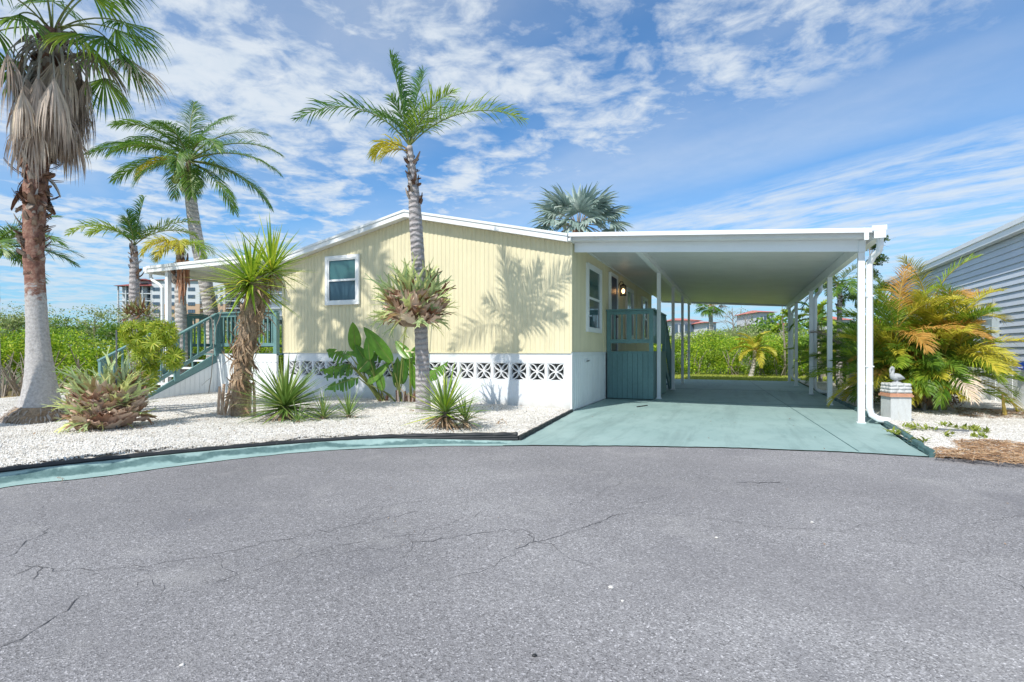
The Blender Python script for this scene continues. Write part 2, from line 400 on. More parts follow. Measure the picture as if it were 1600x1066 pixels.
M['soil'] = mat('sandy_soil', (.38,.29,.15), .95, .2, 2, .15, 30, bs=20, bstr=.4, dirt=((.22,.15,.09), 3., .52), dirt_amt=.7)
M['grass'] = leafmat('grass_blades', [(0,(.20,.28,.04)),(.5,(.36,.42,.07)),(1,(.52,.48,.15))], .7, .3)
# palms
M['trunk_grey'] = mat('palm_trunk_grey', (.36,.33,.32), .9, .18, 3, .15, 30, bs=18, bstr=.8, bdist=.02, dirt=((.16,.13,.12), 4., .52), dirt_amt=.6, stretch=(1,1,2.5))
M['trunk_pale'] = mat('palm_trunk_pale', (.50,.48,.46), .9, .15, 4, .15, 40, bs=30, bstr=.7, bdist=.015, dirt=((.28,.25,.23), 9., .52), dirt_amt=.5, stretch=(1,1,1.6))
M['trunk_brown'] = mat('palm_trunk_brown', (.24,.12,.08), .9, .3, 5, .25, 30, bs=22, bstr=.9, bdist=.02, dirt=((.36,.26,.19), 5., .52), dirt_amt=.7)
def wash_mat():
    m, nt, b = base_nt('fan_palm_bark')
    tc = nt.nodes.new('ShaderNodeTexCoord'); tc.name = 'TC'; sp = nt.nodes.new('ShaderNodeSeparateXYZ'); nt.links.new(tc.outputs['Object'], sp.inputs[0])
    pale = ramp(nt, nz(nt, 26, 5, .7), [(.3,(.36,.34,.33)),(.55,(.55,.53,.52)),(.75,(.68,.66,.65))]); brown = ramp(nt, nz(nt, 12, 6, .7), [(.3,(.13,.06,.045)),(.5,(.30,.15,.11)),(.68,(.48,.33,.25))])
    q = nt.nodes.new('ShaderNodeMath'); q.operation = 'MULTIPLY_ADD'; nt.links.new(nz(nt, 5, 5, .7, mapv(nt,(1,1,2)), .8), q.inputs[0]); q.inputs[1].default_value = 1.6; nt.links.new(sp.outputs[2], q.inputs[2])
    c = mixn(nt, mrange(nt, q.outputs[0], 2.72, 2.86, 0, 1), pale, brown)
    band = nz(nt, 3, 4, .7, mapv(nt, (.3,.3,3))); c = mixn(nt, mrange(nt, band, .62, .68, 0, .55), c, (.30,.19,.13))
    nt.links.new(c, b.inputs['Base Color']); b.inputs['Roughness'].default_value = .92; bump(nt, b, nz(nt, 34, 6, .75), 1., .02); return m
M['wash'] = wash_mat()
def ring_mat(name, c0, c1, ring, scale=9):
    m, nt, b = base_nt(name)
    c = ramp(nt, nz(nt, 7, 6, .7), [(.3,c0),(.7,c1)])
    w = nt.nodes.new('ShaderNodeTexWave'); w.bands_direction = 'Z'; w.inputs['Scale'].default_value = scale*.5; w.inputs['Distortion'].default_value = 5.5; w.inputs['Detail'].default_value = 4; w.inputs['Detail Scale'].default_value = 1.6
    nt.links.new(nt.nodes['TC'].outputs['Object'], w.inputs['Vector'])
    c = mixn(nt, mrange(nt, w.outputs['Fac'], .05, .40, .5, 0), c, ring); c = mixn(nt, mrange(nt, nz(nt, 40, 4, .7), .5, .75, 0, .5), c, (.16,.14,.13))
    c = mixn(nt, mrange(nt, nz(nt, 2.5, 5, .7), .55, .75, 0, .5), c, (.20,.165,.14))
    nt.links.new(c, b.inputs['Base Color']); b.inputs['Roughness'].default_value = .92
    h = nt.nodes.new('ShaderNodeMath'); h.operation = 'ADD'; nt.links.new(w.outputs['Fac'], h.inputs[0]); nt.links.new(nz(nt, 30, 5, .7), h.inputs[1]); bump(nt, b, h.outputs[0], .9, .02); return m
M['trunk_grey'] = ring_mat('ringed_palm_trunk', (.36,.33,.33), (.52,.49,.49), (.20,.17,.165), 7); M['trunk_pale'] = ring_mat('pale_ringed_trunk', (.42,.40,.38), (.60,.57,.54), (.26,.23,.21), 5)
M['areca'] = leafmat('areca_green', [(0,(.07,.17,.02)),(.5,(.15,.27,.03)),(1,(.27,.38,.05))], .4, .35)
M['root'] = mat('palm_root_mass', (.34,.25,.17), .95, .3, 8, .3, 40, bs=30, bstr=1., bdist=.03)
M['boot'] = leafmat('leaf_base', [(0,(.10,.05,.035)),(.4,(.26,.15,.10)),(.75,(.36,.29,.24)),(1,(.50,.46,.42))], .85, 0, .45)
M['frond'] = leafmat('palm_green', [(0,(.04,.12,.02)),(.5,(.10,.21,.03)),(1,(.22,.34,.05))], .4, .32)
M['frond_queen'] = leafmat('queen_palm_green', [(0,(.045,.15,.03)),(.5,(.10,.23,.04)),(1,(.22,.34,.06))], .45, .35)
M['frond_fan'] = leafmat('fan_palm_green', [(0,(.06,.15,.02)),(.5,(.13,.26,.03)),(1,(.25,.38,.05))], .4, .35)
M['frond_yellow'] = leafmat('palm_yellowing', [(0,(.34,.36,.035)),(.5,(.55,.49,.05)),(1,(.70,.58,.09))], .5, .35)
M['frond_lime'] = leafmat('palm_lime', [(0,(.15,.27,.02)),(.5,(.28,.40,.035)),(1,(.45,.50,.06))], .45, .35)
M['frond_orange'] = leafmat('palm_orange', [(0,(.38,.20,.035)),(.5,(.55,.30,.06)),(1,(.62,.40,.12))], .6, .3)
M['frond_dead'] = leafmat('palm_dead_thatch', [(0,(.20,.15,.12)),(.35,(.44,.35,.29)),(.7,(.62,.51,.42)),(1,(.80,.66,.48))], .85, .12, .35)
M['frond_rust'] = leafmat('palm_dead_rust', [(0,(.22,.08,.04)),(.5,(.40,.17,.09)),(1,(.52,.33,.22))], .85, .15)
M['frond_silver'] = leafmat('bismarck_blue', [(0,(.16,.25,.22)),(.5,(.31,.40,.36)),(1,(.50,.57,.52))], .5, .2)
M['frond_silverdead'] = leafmat('bismarck_dead', [(0,(.28,.27,.24)),(.5,(.42,.39,.33)),(1,(.52,.48,.40))], .8, .1)
M['petiole'] = mat('petiole_green', (.18,.21,.05), .5, .2, 5); M['petiole_y'] = mat('petiole_yellow', (.42,.30,.06), .5, .2, 5)
M['petiole_d'] = mat('petiole_dead', (.38,.34,.30), .8, .2, 5)
M['coco'] = mat('coconut_green', (.20,.26,.05), .4, .2, 8)
M['yucca'] = leafmat('yucca_leaf', [(0,(.12,.24,.02)),(.45,(.27,.42,.04)),(.8,(.50,.58,.06)),(1,(.72,.64,.10))], .4, .22, .3)
M['agave'] = leafmat('agave_leaf', [(0,(.07,.16,.04)),(.5,(.17,.28,.06)),(1,(.38,.44,.12))], .4, .2, .3)
M['deadleaf'] = leafmat('dry_leaf', [(0,(.16,.10,.06)),(.4,(.32,.21,.13)),(.8,(.47,.35,.23)),(1,(.56,.45,.32))], .85, .08, .3)
M['bop'] = leafmat('paddle_leaf', [(0,(.045,.14,.015)),(.5,(.09,.22,.022)),(1,(.18,.36,.04))], .3, .3, .4, spec=.5)
M['stag'] = leafmat('staghorn_frond', [(0,(.24,.34,.17)),(.5,(.44,.53,.24)),(.85,(.66,.70,.28)),(1,(.74,.66,.28))], .6, .2, .45)
M['shield'] = leafmat('staghorn_shield', [(0,(.36,.20,.13)),(.35,(.62,.43,.33)),(.75,(.80,.63,.51)),(1,(.70,.60,.46))], .85, .12, .5)
M['bromeliad'] = leafmat('silvery_plant', [(0,(.14,.22,.13)),(1,(.34,.42,.27))], .5, .2, .3)
M['bromred'] = leafmat('bromeliad_brown', [(0,(.13,.06,.035)),(.45,(.27,.13,.07)),(.8,(.33,.33,.14)),(1,(.40,.42,.20))], .6, .15, .4)
M['bush'] = leafmat('feathery_bush', [(0,(.19,.29,.02)),(.6,(.36,.46,.04)),(1,(.58,.55,.08))], .5, .35, .1)
M['mangrove'] = leafmat('mangrove_leaf', [(0,(.09,.20,.015)),(.45,(.25,.41,.028)),(.85,(.45,.58,.04)),(1,(.62,.62,.08))], .5, .35, .0, patch=(.9,.38))
M['shrubgrey'] = leafmat('grey_shrub_leaf', [(0,(.15,.22,.07)),(.6,(.32,.39,.14)),(1,(.50,.52,.24))], .6, .3, .0, patch=(.9,.38))
M['darkleaf'] = leafmat('dark_tree_leaf', [(0,(.02,.05,.012)),(.6,(.045,.09,.02)),(1,(.08,.14,.03))], .6, .25, .0, patch=(.9,.38))
M['midleaf'] = leafmat('mid_tree_leaf', [(0,(.07,.17,.02)),(.6,(.17,.31,.035)),(1,(.30,.42,.06))], .6, .3, .0, patch=(.9,.38))
M['twig'] = mat('twig', (.30,.26,.22), .9, .2, 6)
M['log'] = mat('cut_log_bark', (.56,.42,.31), .9, .25, 6, .2, 30, bs=20, bstr=.6, bdist=.01, isl=.2, stretch=(3,3,.5))
M['brickcap'] = mat('whitewashed_brick', (.54,.55,.54), .85, .12, 20, .1, 60, bs=40, bstr=.6, bdist=.006, dirt=((.38,.40,.37), 12., .5), dirt_amt=.6, isl=.1)
M['pedestal'] = mat('flaking_white_paint', (.56,.58,.57), .85, .08, 8, .08, 60, bs=30, bstr=.6, bdist=.006, dirt=((.42,.42,.36), 11., .52), dirt_amt=.7, stretch=(2,2,.6))
M['terracotta'] = mat('orange_tile', (.55,.29,.18), .8, .2, 20, .1, 60)
M['statue'] = mat('weathered_statue', (.40,.42,.43), .8, .15, 20, .1, 80, bs=60, bstr=.5, bdist=.004, dirt=((.34,.36,.35), 18., .5), dirt_amt=.6)
M['lap'] = mat('lap_siding_grey', (.60,.66,.75), .55, .04, 1.5, .02)
M['meter'] = mat('grey_meter_box', (.36,.42,.44), .4, .06); M['pvc'] = mat('grey_conduit', (.35,.38,.40), .5)
M['blue'] = mat('blue_plastic', (.02,.10,.55), .4)
M['apt_white'] = mat('apt_white', (.60,.63,.66), .8, .04, .1); M['apt_tan'] = mat('apt_tan', (.55,.38,.26), .8, .05, .1)
M['apt_pink'] = mat('apt_grey_pink', (.52,.47,.46), .8, .05, .1)
M['apt_red'] = mat('roof_red_tile', (.30,.09,.08), .85, .15, .8, .1, 5); M['apt_redlight'] = mat('roof_light_red_tile', (.50,.17,.14), .85, .15, .8, .1, 5)
M['straw'] = leafmat('dry_straw', [(0,(.24,.13,.07)),(.5,(.44,.27,.15)),(1,(.58,.42,.26))], .9, .1, 0)
M['weed'] = leafmat('weed_leaf', [(0,(.13,.20,.03)),(.6,(.26,.32,.05)),(1,(.42,.38,.10))], .6, .3, .2)
M['crack'] = mat('crack_dark', (.075,.073,.08), .95, .2, 10)
M['plank'] = mat('grey_plastic_pipe', (.14,.15,.16), .6, .2, 6)
M['stone'] = mat('pale_stone', (.62,.60,.57), .9, .2, 30)
# ================================================================== SETTING
def bed_h(x, y):
    """height of the left gravel bed: low at the driveway and along the edging, mounded inside"""
    h = .11 + .025*math.sin(x*1.3+.4)*math.cos(y*1.1) + .012*math.sin(3.1*x+y*2.3)
    d = max(0., min(1., (-.0 - x)/1.6)); h = .02 + (h-.02)*(.35+.65*d)
    return h
def ground_sheet(name, poly, z, m, kind='structure'):
    mb = MB(); mb.add([(p[0], p[1], z) for p in poly], [tuple(range(len(poly)))])
    return setp(mb.build(name, m), kind=kind)
def inside(poly, x, y):
    c = False; n = len(poly)
    for i in range(n):
        a = poly[i]; b = poly[i-1]
        if (a[1] > y) != (b[1] > y) and x < (b[0]-a[0])*(y-a[1])/(b[1]-a[1])+a[0]: c = not c
    return c
def densify(pts, step=.12):
    out = []
    for a, b in zip(pts, pts[1:]):
        n = max(1, int(math.dist(a, b)/step))
        for i in range(n): out.append(tuple(a[k]+(b[k]-a[k])*i/n for k in range(len(a))))
    out.append(tuple(pts[-1])); return out
def smooth_path(pts, n=3):
    for _ in range(n):
        q = [pts[0]]
        for a, b in zip(pts, pts[1:]):
            q.append(tuple(.75*a[k]+.25*b[k] for k in range(len(a)))); q.append(tuple(.25*a[k]+.75*b[k] for k in range(len(a))))
        q.append(pts[-1]); pts = q
    return pts
# terrain reaches the horizon
ground_sheet('ground', [(-1500,-600),(1500,-600),(1500,1800),(-1500,1800)], -.06, M['terrain'])
ROAD_EDGE = smooth_path([(-3.05,-14),(-3.02,-9),(-2.9,-7.3),(-2.66,-6.95),(-2.44,-6.54),(-2.19,-5.86),(-1.87,-5.32),(-1.58,-4.95),(-1.02,-4.5),(-.36,-4.11),(.49,-3.74),(1.79,-3.25),(3.21,-2.85),(4.79,-2.71),(6.2,-2.75),(9,-3.1),(14,-4.2),(30,-10)], 2)
_re = densify(ROAD_EDGE, .05); _jr = random.Random(9)
ROAD_EDGE = [(x+_jr.gauss(0,.004)+.010*math.sin(i*.37)+.006*math.sin(i*1.3), y+_jr.gauss(0,.005)+.010*math.sin(i*.29+1)) if 0 < i < len(_re)-1 else (x,y) for i,(x,y) in enumerate(_re)]
road = ground_sheet('road', ROAD_EDGE+[(30,-45),(-40,-45),(-40,-20),(-4.2,-15.5)], 0, M['road'])
KERB_IN = smooth_path([(-3.55,-14),(-3.45,-9),(-3.23,-7.15),(-3.05,-6.74),(-2.81,-6.3),(-2.42,-5.68),(-1.97,-5.04),(-1.22,-4.26),(-.53,-3.86),(.28,-3.45)], 3)
# rolled kerb: profile points across, from the bed edging to the road
def kerb():
    inn = densify(KERB_IN, .06); mb = MB(); prof = [(0,.075),(.22,.072),(.36,.030),(.52,-.002),(.66,.014),(1,.008)]
    K = len(prof); pin = np.array(inn); re = np.array(ROAD_EDGE); rnd = random.Random(3)
    for i, p in enumerate(pin):
        d = np.linalg.norm(re-p, axis=1); q = re[d.argmin()]; fade = min(1., (.28-p[0])/1.6)
        jit = math.sin(i*.11)*.05+math.sin(i*.31)*.03; hole = max(0, 1-abs(i-180)/42.)
        for k, (t, z) in enumerate(prof):
            tt = min(1, max(0, t + (jit*.6 if 0 < k < K-1 else 0)))
            zz = (z*fade+.008*(1-fade)) + rnd.uniform(-.002,.002) - (.028*hole if k in (2,3) else 0)
            mb.v.append((p[0]+(q[0]-p[0])*tt, p[1]+(q[1]-p[1])*tt, max(zz, -.02) if k != K-1 else .006))
    for i in range(len(pin)-1):
        for k in range(K-1):
            a = i*K+k; mb.f.append((a, a+K, a+K+1, a+1)); mb.m.append(0)
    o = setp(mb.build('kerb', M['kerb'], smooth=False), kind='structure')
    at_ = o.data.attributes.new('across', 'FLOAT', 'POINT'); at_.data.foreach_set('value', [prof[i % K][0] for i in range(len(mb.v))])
    return o
kerb()
# driveway slab with joints between its bays
DR_L = [(.52,-3.735),(.30,-3.43),(.0,-.02)]
DR_R = [(4.98,12.9),(4.97,5.7),(4.96,3.6),(4.98,.72),(4.92,-.2),(4.85,-1.22),(4.80,-2.0),(4.80,-2.715)]
drive = ground_sheet('driveway', [(.52,-3.735),(.24,-3.86),(.26,-3.43),(.0,-.02),(0,12.9)]+DR_R+[p for p in ROAD_EDGE[::-1] if .55 < p[0] < 4.75], .012, M['drive'])
def drive_marks():
    mb = MB()
    for a, b, w in (((3.35,12.8),(4.15,-2.7),.012),((0,2.95),(4.9,2.95),.010),((.0,7.2),(4.9,7.2),.012)):
        mb.bar((*a,.0135),(*b,.0135),w,.003)
    mb.build('expansion_joint', M['tealedge'], drive)
    mb = MB(); mb.bar((1.02,1.25,.02),(1.16,1.62,.02),.035,.016); mb.build('gap_cover', M['dark'], drive)
drive_marks()
# left gravel bed
BED = [(.26,-3.44)]+[(-.03,-.02)]+[(-.05,.3),(-7.2,.3),(-9.3,.3),(-9.3,-.3),(-12.4,-1.6),(-12.2,-3.6),(-9.5,-4.6),(-8.6,-8),(-8,-14)]+KERB_IN
def gravel_bed():
    ke = np.array(densify(KERB_IN+[(.28,-3.43),(-.01,-.02)], .1))
    mb = MB(); xs = np.arange(-12.6, .5, .16); ys = np.arange(-14, .45, .16); idx = {}
    for i, x in enumerate(xs):
        for j, y in enumerate(ys): idx[i,j] = len(mb.v); mb.v.append((x, y, bed_h(x, y)))
    # keep the cells in the bed, then drop a skirt to the ground from its rim
    for i in range(len(xs)-1):
        for j in range(len(ys)-1):
            if inside(BED, xs[i]+.08, ys[j]+.08) and np.hypot(ke[:,0]-xs[i]-.08, ke[:,1]-ys[j]-.08).min() > .17: mb.f.append((idx[i,j], idx[i+1,j], idx[i+1,j+1], idx[i,j+1])); mb.m.append(0)
    used = sorted({a for f in mb.f for a in f}); mp = {a: k for k, a in enumerate(used)}
    mb.v = [mb.v[a] for a in used]; mb.f = [tuple(mp[a] for a in f) for f in mb.f]
    # the rim runs exactly along the edging: fan strips between the cells and the outline
    o = setp(mb.build('gravel_bed', M['gravelbase'], smooth=True), kind='structure')
    rim = MB(); e = densify(KERB_IN, .1)
    for a, b in zip(e, e[1:]):
        rim.add([(a[0]-.01,a[1]+.01,.070),(b[0]-.01,b[1]+.01,.070),(b[0]-.45,b[1]+.30,bed_h(b[0]-.45,b[1]+.3)),(a[0]-.45,a[1]+.30,bed_h(a[0]-.45,a[1]+.3))], [(0,1,2,3)])
    e = densify([(.28,-3.43),(-.01,-.02)], .1)
    for a, b in zip(e, e[1:]):
        rim.add([(a[0],a[1],.045),(b[0],b[1],.045),(b[0]-.35,b[1],bed_h(b[0]-.35,b[1])),(a[0]-.35,a[1],bed_h(a[0]-.35,a[1]))], [(0,1,2,3)])
    setp(rim.build('gravel_bed', M['gravelbase'], smooth=True), kind='structure')
gravel_bed()
BED_R = [(4.83,-2.70),(4.86,-2.0),(4.90,-1.22),(4.98,-.2),(5.04,.72),(5.0,3.6),(5.02,12.9),(8.2,12.9),(8.2,.2),(13,0),(13,-4.1),(9,-3.05),(6.2,-2.72)]
def bed_r_h(x, y): return .045+.02*math.sin(x*1.7)*math.cos(y*.9)+.01*math.sin(4*x+2*y)
def gravel_bed_r():
    mb = MB(); xs = np.arange(4.7, 13.2, .16); ys = np.arange(-4.3, 13.1, .16); idx = {}
    for i, x in enumerate(xs):
        for j, y in enumerate(ys): idx[i,j] = len(mb.v); mb.v.append((x, y, bed_r_h(x, y)))
    for i in range(len(xs)-1):
        for j in range(len(ys)-1):
            if inside(BED_R, xs[i]+.08, ys[j]+.08): mb.f.append((idx[i,j], idx[i+1,j], idx[i+1,j+1], idx[i,j+1])); mb.m.append(0)
    used = sorted({a for f in mb.f for a in f}); mp = {a: k for k, a in enumerate(used)}
    mb.v = [mb.v[a] for a in used]; mb.f = [tuple(mp[a] for a in f) for f in mb.f]
    setp(mb.build('gravel_bed', M['gravelbase'], smooth=True), kind='structure')
gravel_bed_r()
def rim_r():
    e = densify([(4.99,5),(5.0,3.6),(5.03,.72),(4.98,-.2),(4.90,-1.22),(4.86,-2.0),(4.84,-2.70)]+[p for p in ROAD_EDGE if 5.0 < p[0] < 13.], .1); rim = MB()
    for a, b in zip(e, e[1:]):
        dx, dy = ((.4,.0) if a[1] > -2.6 and a[0] < 5.1 else (.12,.42)); dx2, dy2 = ((.4,.0) if b[1] > -2.6 and b[0] < 5.1 else (.12,.42))
        rim.add([(a[0],a[1],.012),(b[0],b[1],.012),(b[0]+dx2,b[1]+dy2,bed_r_h(b[0]+dx2,b[1]+dy2)+.003),(a[0]+dx,a[1]+dy,bed_r_h(a[0]+dx,a[1]+dy)+.003)], [(0,1,2,3)])
    setp(rim.build('gravel_bed', M['gravelbase'], smooth=True), kind='structure')
rim_r()
def pebbles(name, pts, size, m, label, flat=.6):
    n = len(pts)
    o = np.array([(1,0,0),(-1,0,0),(0,1,0),(0,-1,0),(0,0,1),(0,0,-1)], float)
    f = np.array([(0,2,4),(2,1,4),(1,3,4),(3,0,4),(2,0,5),(1,2,5),(3,1,5),(0,3,5)])
    sc_ = RNG.uniform(.5, 1.25, size=(n,1,1))*size/2*RNG.uniform(.6,1.3,size=(n,1,3)); sc_[:,:,2] *= flat
    q = RNG.normal(size=(n,3,3)); q, _ = np.linalg.qr(q); q = q*.55+np.eye(3)*.45
    v = (o[None]*sc_)@q+pts[:,None,:]
    F = (f[None]+np.arange(n)[:,None,None]*6).reshape(-1,3)
    ob = link(name, tris_mesh(name, v.reshape(-1,3), F, m)); return setp(ob, label, 'gravel', kind='stuff')
def scatter(poly, n, h, rng, bias=None):
    P = np.array(poly); lo = P.min(0); hi = P.max(0); out = []
    while len(out) < n:
        x = rng.uniform(lo[0], hi[0]); y = rng.uniform(lo[1], hi[1])
        if not inside(poly, x, y): continue
        if bias and rng.random() > bias(x, y): continue
        out.append((x, y, h(x, y)))
    return np.array(out)
cx0, cy0 = cam.location.x, cam.location.y
rr = random.Random(11)
near = lambda x, y: min(1., (7.2/math.hypot(x-cx0, y-cy0))**2)
pl = scatter([(.2,-3.42),(-.05,-.03),(-12,-.03),(-12,-4.2),(-9.2,-5.0),(-7.4,-9)]+KERB_IN[14:], 62000, lambda x, y: bed_h(x, y)+rr.uniform(-.004,.012), rr, near)
pebbles('gravel', pl, .034, M['pebble'], 'white crushed shell gravel spread in the planting bed before the yellow house')
pr = scatter([(4.86,-2.66),(4.93,-1.22),(5.02,-.2),(5.08,.72),(5.04,3.6),(5.06,9),(8.15,9),(8.15,.2),(9,-.1),(9,-3.0),(6.2,-2.68)], 24000, lambda x, y: bed_r_h(x, y)+rr.uniform(-.004,.01), rr, near)
pebbles('gravel', pr, .034, M['pebble'], 'white crushed shell gravel beside the driveway at the pelican pedestal')
# lawn behind the carport, soil patch on the far left
ground_sheet('lawn', [(-14,12.95),(14,12.95),(16,21),(-16,21)], -.02, M['lawn'])
ground_sheet('soil', [(-30,-9),(-8.4,-9),(-9.3,-5.0),(-12.2,-3.4),(-12.6,-1.5),(-9.0,.2),(-7.2,.5),(-7.2,12.9),(-14,12.9),(-20,2),(-30,-4)], -.03, M['soil'])
def grass(name, poly, n, h, z, m, label, bias=None):
    pts = scatter(poly, n, lambda x, y: z, rr, bias); k = len(pts)
    a = RNG.uniform(0, 2*PI, k); w = RNG.uniform(.006,.014,k); hh = RNG.uniform(.5,1.2,k)*h; lean = RNG.normal(size=(k,2))*h*.4
    dx = np.stack([np.cos(a)*w, np.sin(a)*w, np.zeros(k)], 1); tip = pts+np.stack([lean[:,0], lean[:,1], hh], 1)
    v = np.stack([pts-dx, pts+dx, tip], 1).reshape(-1,3)
    return setp(link(name, quads_mesh(name, v, k, m, k=3)), label, 'grass', kind='stuff')
grass('lawn_grass', [(0.5,12.95),(8,12.95),(9,18.2),(-1,18.2)], 16000, .07, -.02, M['grass'], 'short sunlit yellow green grass behind the carport slab')
# cracks and little pits in the asphalt
def cracks():
    rnd = random.Random(5); mb = MB()
    def crack(pts, w):
        P = densify(pts, .05); q = []
        for i, p in enumerate(P):
            j = .018 if 0 < i < len(P)-1 else 0
            q.append(V((p[0]+rnd.gauss(0, j)+.02*math.sin(i*.23), p[1]+rnd.gauss(0, j), .0028)))
        sides = []; ws = []
        for i in range(len(q)):
            t = (q[min(i+1,len(q)-1)]-q[max(i-1,0)]).normalized(); sides.append(V((-t.y, t.x, 0))); ws.append(w*.6*rnd.uniform(.25,1.1))
        mb.strip(q, sides, ws)
    def g(x, y):   # ground point seen at a place in the photograph
        F = 850; D = V((-.379,.9254,0)); Rr = V((.9254,.379,0)); r = D+Rr*((x-800)/F)+V((0,0,(548-y)/F)); t = -1.158/r.z
        p = cam.location+r*t; return (p.x, p.y)
    for pts, w in [([(0,880),(35,850),(75,826)],.004),([(0,1018),(50,985),(95,952),(120,932)],.005),([(40,885),(120,890),(220,885),(340,868),(450,842),(560,818),(650,800)],.004),
                   ([(330,912),(420,880),(540,850),(660,835),(750,800)],.003),([(545,862),(620,853),(720,838),(815,828),(870,858)],.005),([(805,858),(860,840),(920,820),(985,802)],.005),
                   ([(985,800),(1080,808),(1200,822),(1310,830),(1430,850)],.003),([(1500,820),(1560,812),(1600,803)],.0035),([(890,790),(940,768),(975,752)],.003),
                   ([(1560,900),(1600,925)],.003),([(20,900),(60,884),(48,905)],.004),([(700,905),(760,890),(800,862)],.0025),([(1150,754),(1215,754)],.012),([(75,826),(60,800),(90,775)],.002),([(340,868),(360,900),(330,912)],.002),([(560,818),(600,790),(700,778)],.002),([(870,858),(900,880),(960,900)],.002),([(985,802),(1010,780),(1060,770)],.002),([(640,835),(640,860),(610,890),(560,905)],.002),([(1310,830),(1370,815),(1440,812)],.0025),([(220,885),(250,915),(240,950)],.002),([(450,842),(470,870),(545,862)],.002),([(120,932),(180,925),(230,905)],.002)]:
        crack([g(*p) for p in pts], w)
    mb.build('crack', M['crack'], road)['kind'] = 'stuff'
    # loose stones on the road
    for i, (x, y, s, mm, lb) in enumerate([(1120,841,.013,'stone','pale pebble lying on the asphalt, the one nearest the middle of the road'),(1269,817,.015,'stone','larger pale pebble lying on the asphalt below the right end of the driveway'),
            (955,919,.016,'stone','chalky white stone lying on the asphalt left of the road centre'),(835,1025,.011,'black','small black stone lying on the asphalt near the bottom edge'),(973,940,.010,'stone','tiny white pebble close behind the chalky white stone on the road'),(285,1040,.010,'stone','tiny pebble lying on the asphalt in the lower left of the road')]):
        p = g(x, y); mb = MB(); rn = random.Random(i)
        for k in range(1): mb.tube([(p[0],p[1],.0),(p[0],p[1],s*.35),(p[0],p[1],s*.7)], [s*.8,s,s*.35], 7, wob=lambda a,b: rn.uniform(.7,1.2))
        setp(mb.build('pebble', M[mm], smooth=True), lb, 'pebble')
cracks()
# edging strips
def edging(name, pts, h, w, m, label, wav=.0):
    P = densify(smooth_path(pts, 1), .07); mb = MB(); rnd = random.Random(8)
    q = [V((p[0]+rnd.gauss(0,wav), p[1]+rnd.gauss(0,wav), p[2]+h*.5+rnd.gauss(0,wav*.5))) for p in P]
    mb.tube(q, [w*(1+.15*math.sin(i*.9)) for i in range(len(q))], 7)
    # the thin upright lip under the round bead
    mb.tube([v-V((0,0,.03)) for v in q], [w*1.1]*len(q), 6); mb.tube([v-V((0,0,.062)) for v in q], [w*1.2]*len(q), 6)
    return setp(mb.build(name, m, smooth=False), label, 'edging')
edging('garden_edging', [(p[0],p[1],.075) for p in KERB_IN], .03, .026, M['black'], 'long curved black plastic edging between the white gravel and the teal kerb')
edging('garden_edging', [(.30,-3.46,.03),(.02,-.06,.02)], .05, .022, M['black'], 'straight black edging from the kerb to the house corner beside the driveway', .003)
edging('garden_edging', [(4.83,-2.74,.015),(4.87,-1.9,.03),(4.93,-1.2,.03),(4.99,-.2,.02),(5.03,.75,.02),(5.0,3.6,.01),(5.0,6,.01)], .06, .032, M['tealedge'], 'teal painted wavy edging along the right side of the driveway', .006)

# ================================================================== HOUSE
RZ = lambda x: 3.98-.222*abs(x+3.57)      # underside of the rake at a point of the gable
house = thing('mobile_home', (-3.5, 0, 0), 'pale yellow single storey mobile home with white breeze block skirting', 'house')
def ribbed_panel(x0, x1, zb, zt, axis='x', surf=0., pitch=.1, m='siding', name='siding_panel', parent=house, depth=.0085, out=-1):
    """vertical ribbed sheet; axis 'x': in the plane y=surf facing -y; axis 'y': in the plane x=surf facing +x"""
    pts = []; n = max(1, round((x1-x0)/pitch)); w = (x1-x0)/n
    for i in range(n):
        a = x0+i*w; pts += [(a+.0005, 0), (a+w*.55, 0), (a+w*.66, depth), (a+w*.9, depth), (a+w*.998, 0)]
    mb = MB(); T = zt if callable(zt) else (lambda q: zt)
    for p, d in pts:
        if axis == 'x': mb.v += [(p, surf-out*d, zb), (p, surf-out*d, T(p))]
        else: mb.v += [(surf+out*d, p, zb), (surf+out*d, p, T(p))]
    for i in range(len(pts)-1):
        a = 2*i; mb.f.append((a, a+2, a+3, a+1)); mb.m.append(0)
    return mb.build(name, M[m], parent)
# front gable: a rib every 0.1 m, a panel every 0.4 m
xs = [-7.1+.3945*i for i in range(19)]
for a, b in zip(xs, xs[1:]): ribbed_panel(a, b, 1.13, RZ)
ys = [.0+.41*i for i in range(27)]
for a, b in zip(ys, ys[1:]): ribbed_panel(a, b, 1.13, 3.30, 'y', 0.0)
mb = MB()   # solid core behind the cladding
mb.prism([(-7.08,1.12),(-.02,1.12),(-.02,3.2),(-3.57,3.95),(-7.08,3.2)], 'y', .03, 10.65); mb.build('wall', M['siding'], house)
ribbed_panel(.2, 10.6, 1.13, 3.28, 'y', -7.1, .1, out=1)
mb = MB(); mb.box(-.035,.012,-.012,.035,1.135,3.19); mb.build('corner_trim', M['siding'], house)
mb = MB(); mb.box(-7.115,-7.06,-.014,.035,1.135,3.19); mb.build('corner_trim', M['siding'], house)
mb = MB(); mb.box(-7.1,.0,-.022,.0,1.105,1.135); mb.build('base_trim', M['siding'], house)
for y in (1.75+.95, 4.95, 7.35): mb = MB(); mb.box(.001,.014,y,y+.05,1.135,3.22); mb.build('seam_trim', M['siding'], house)
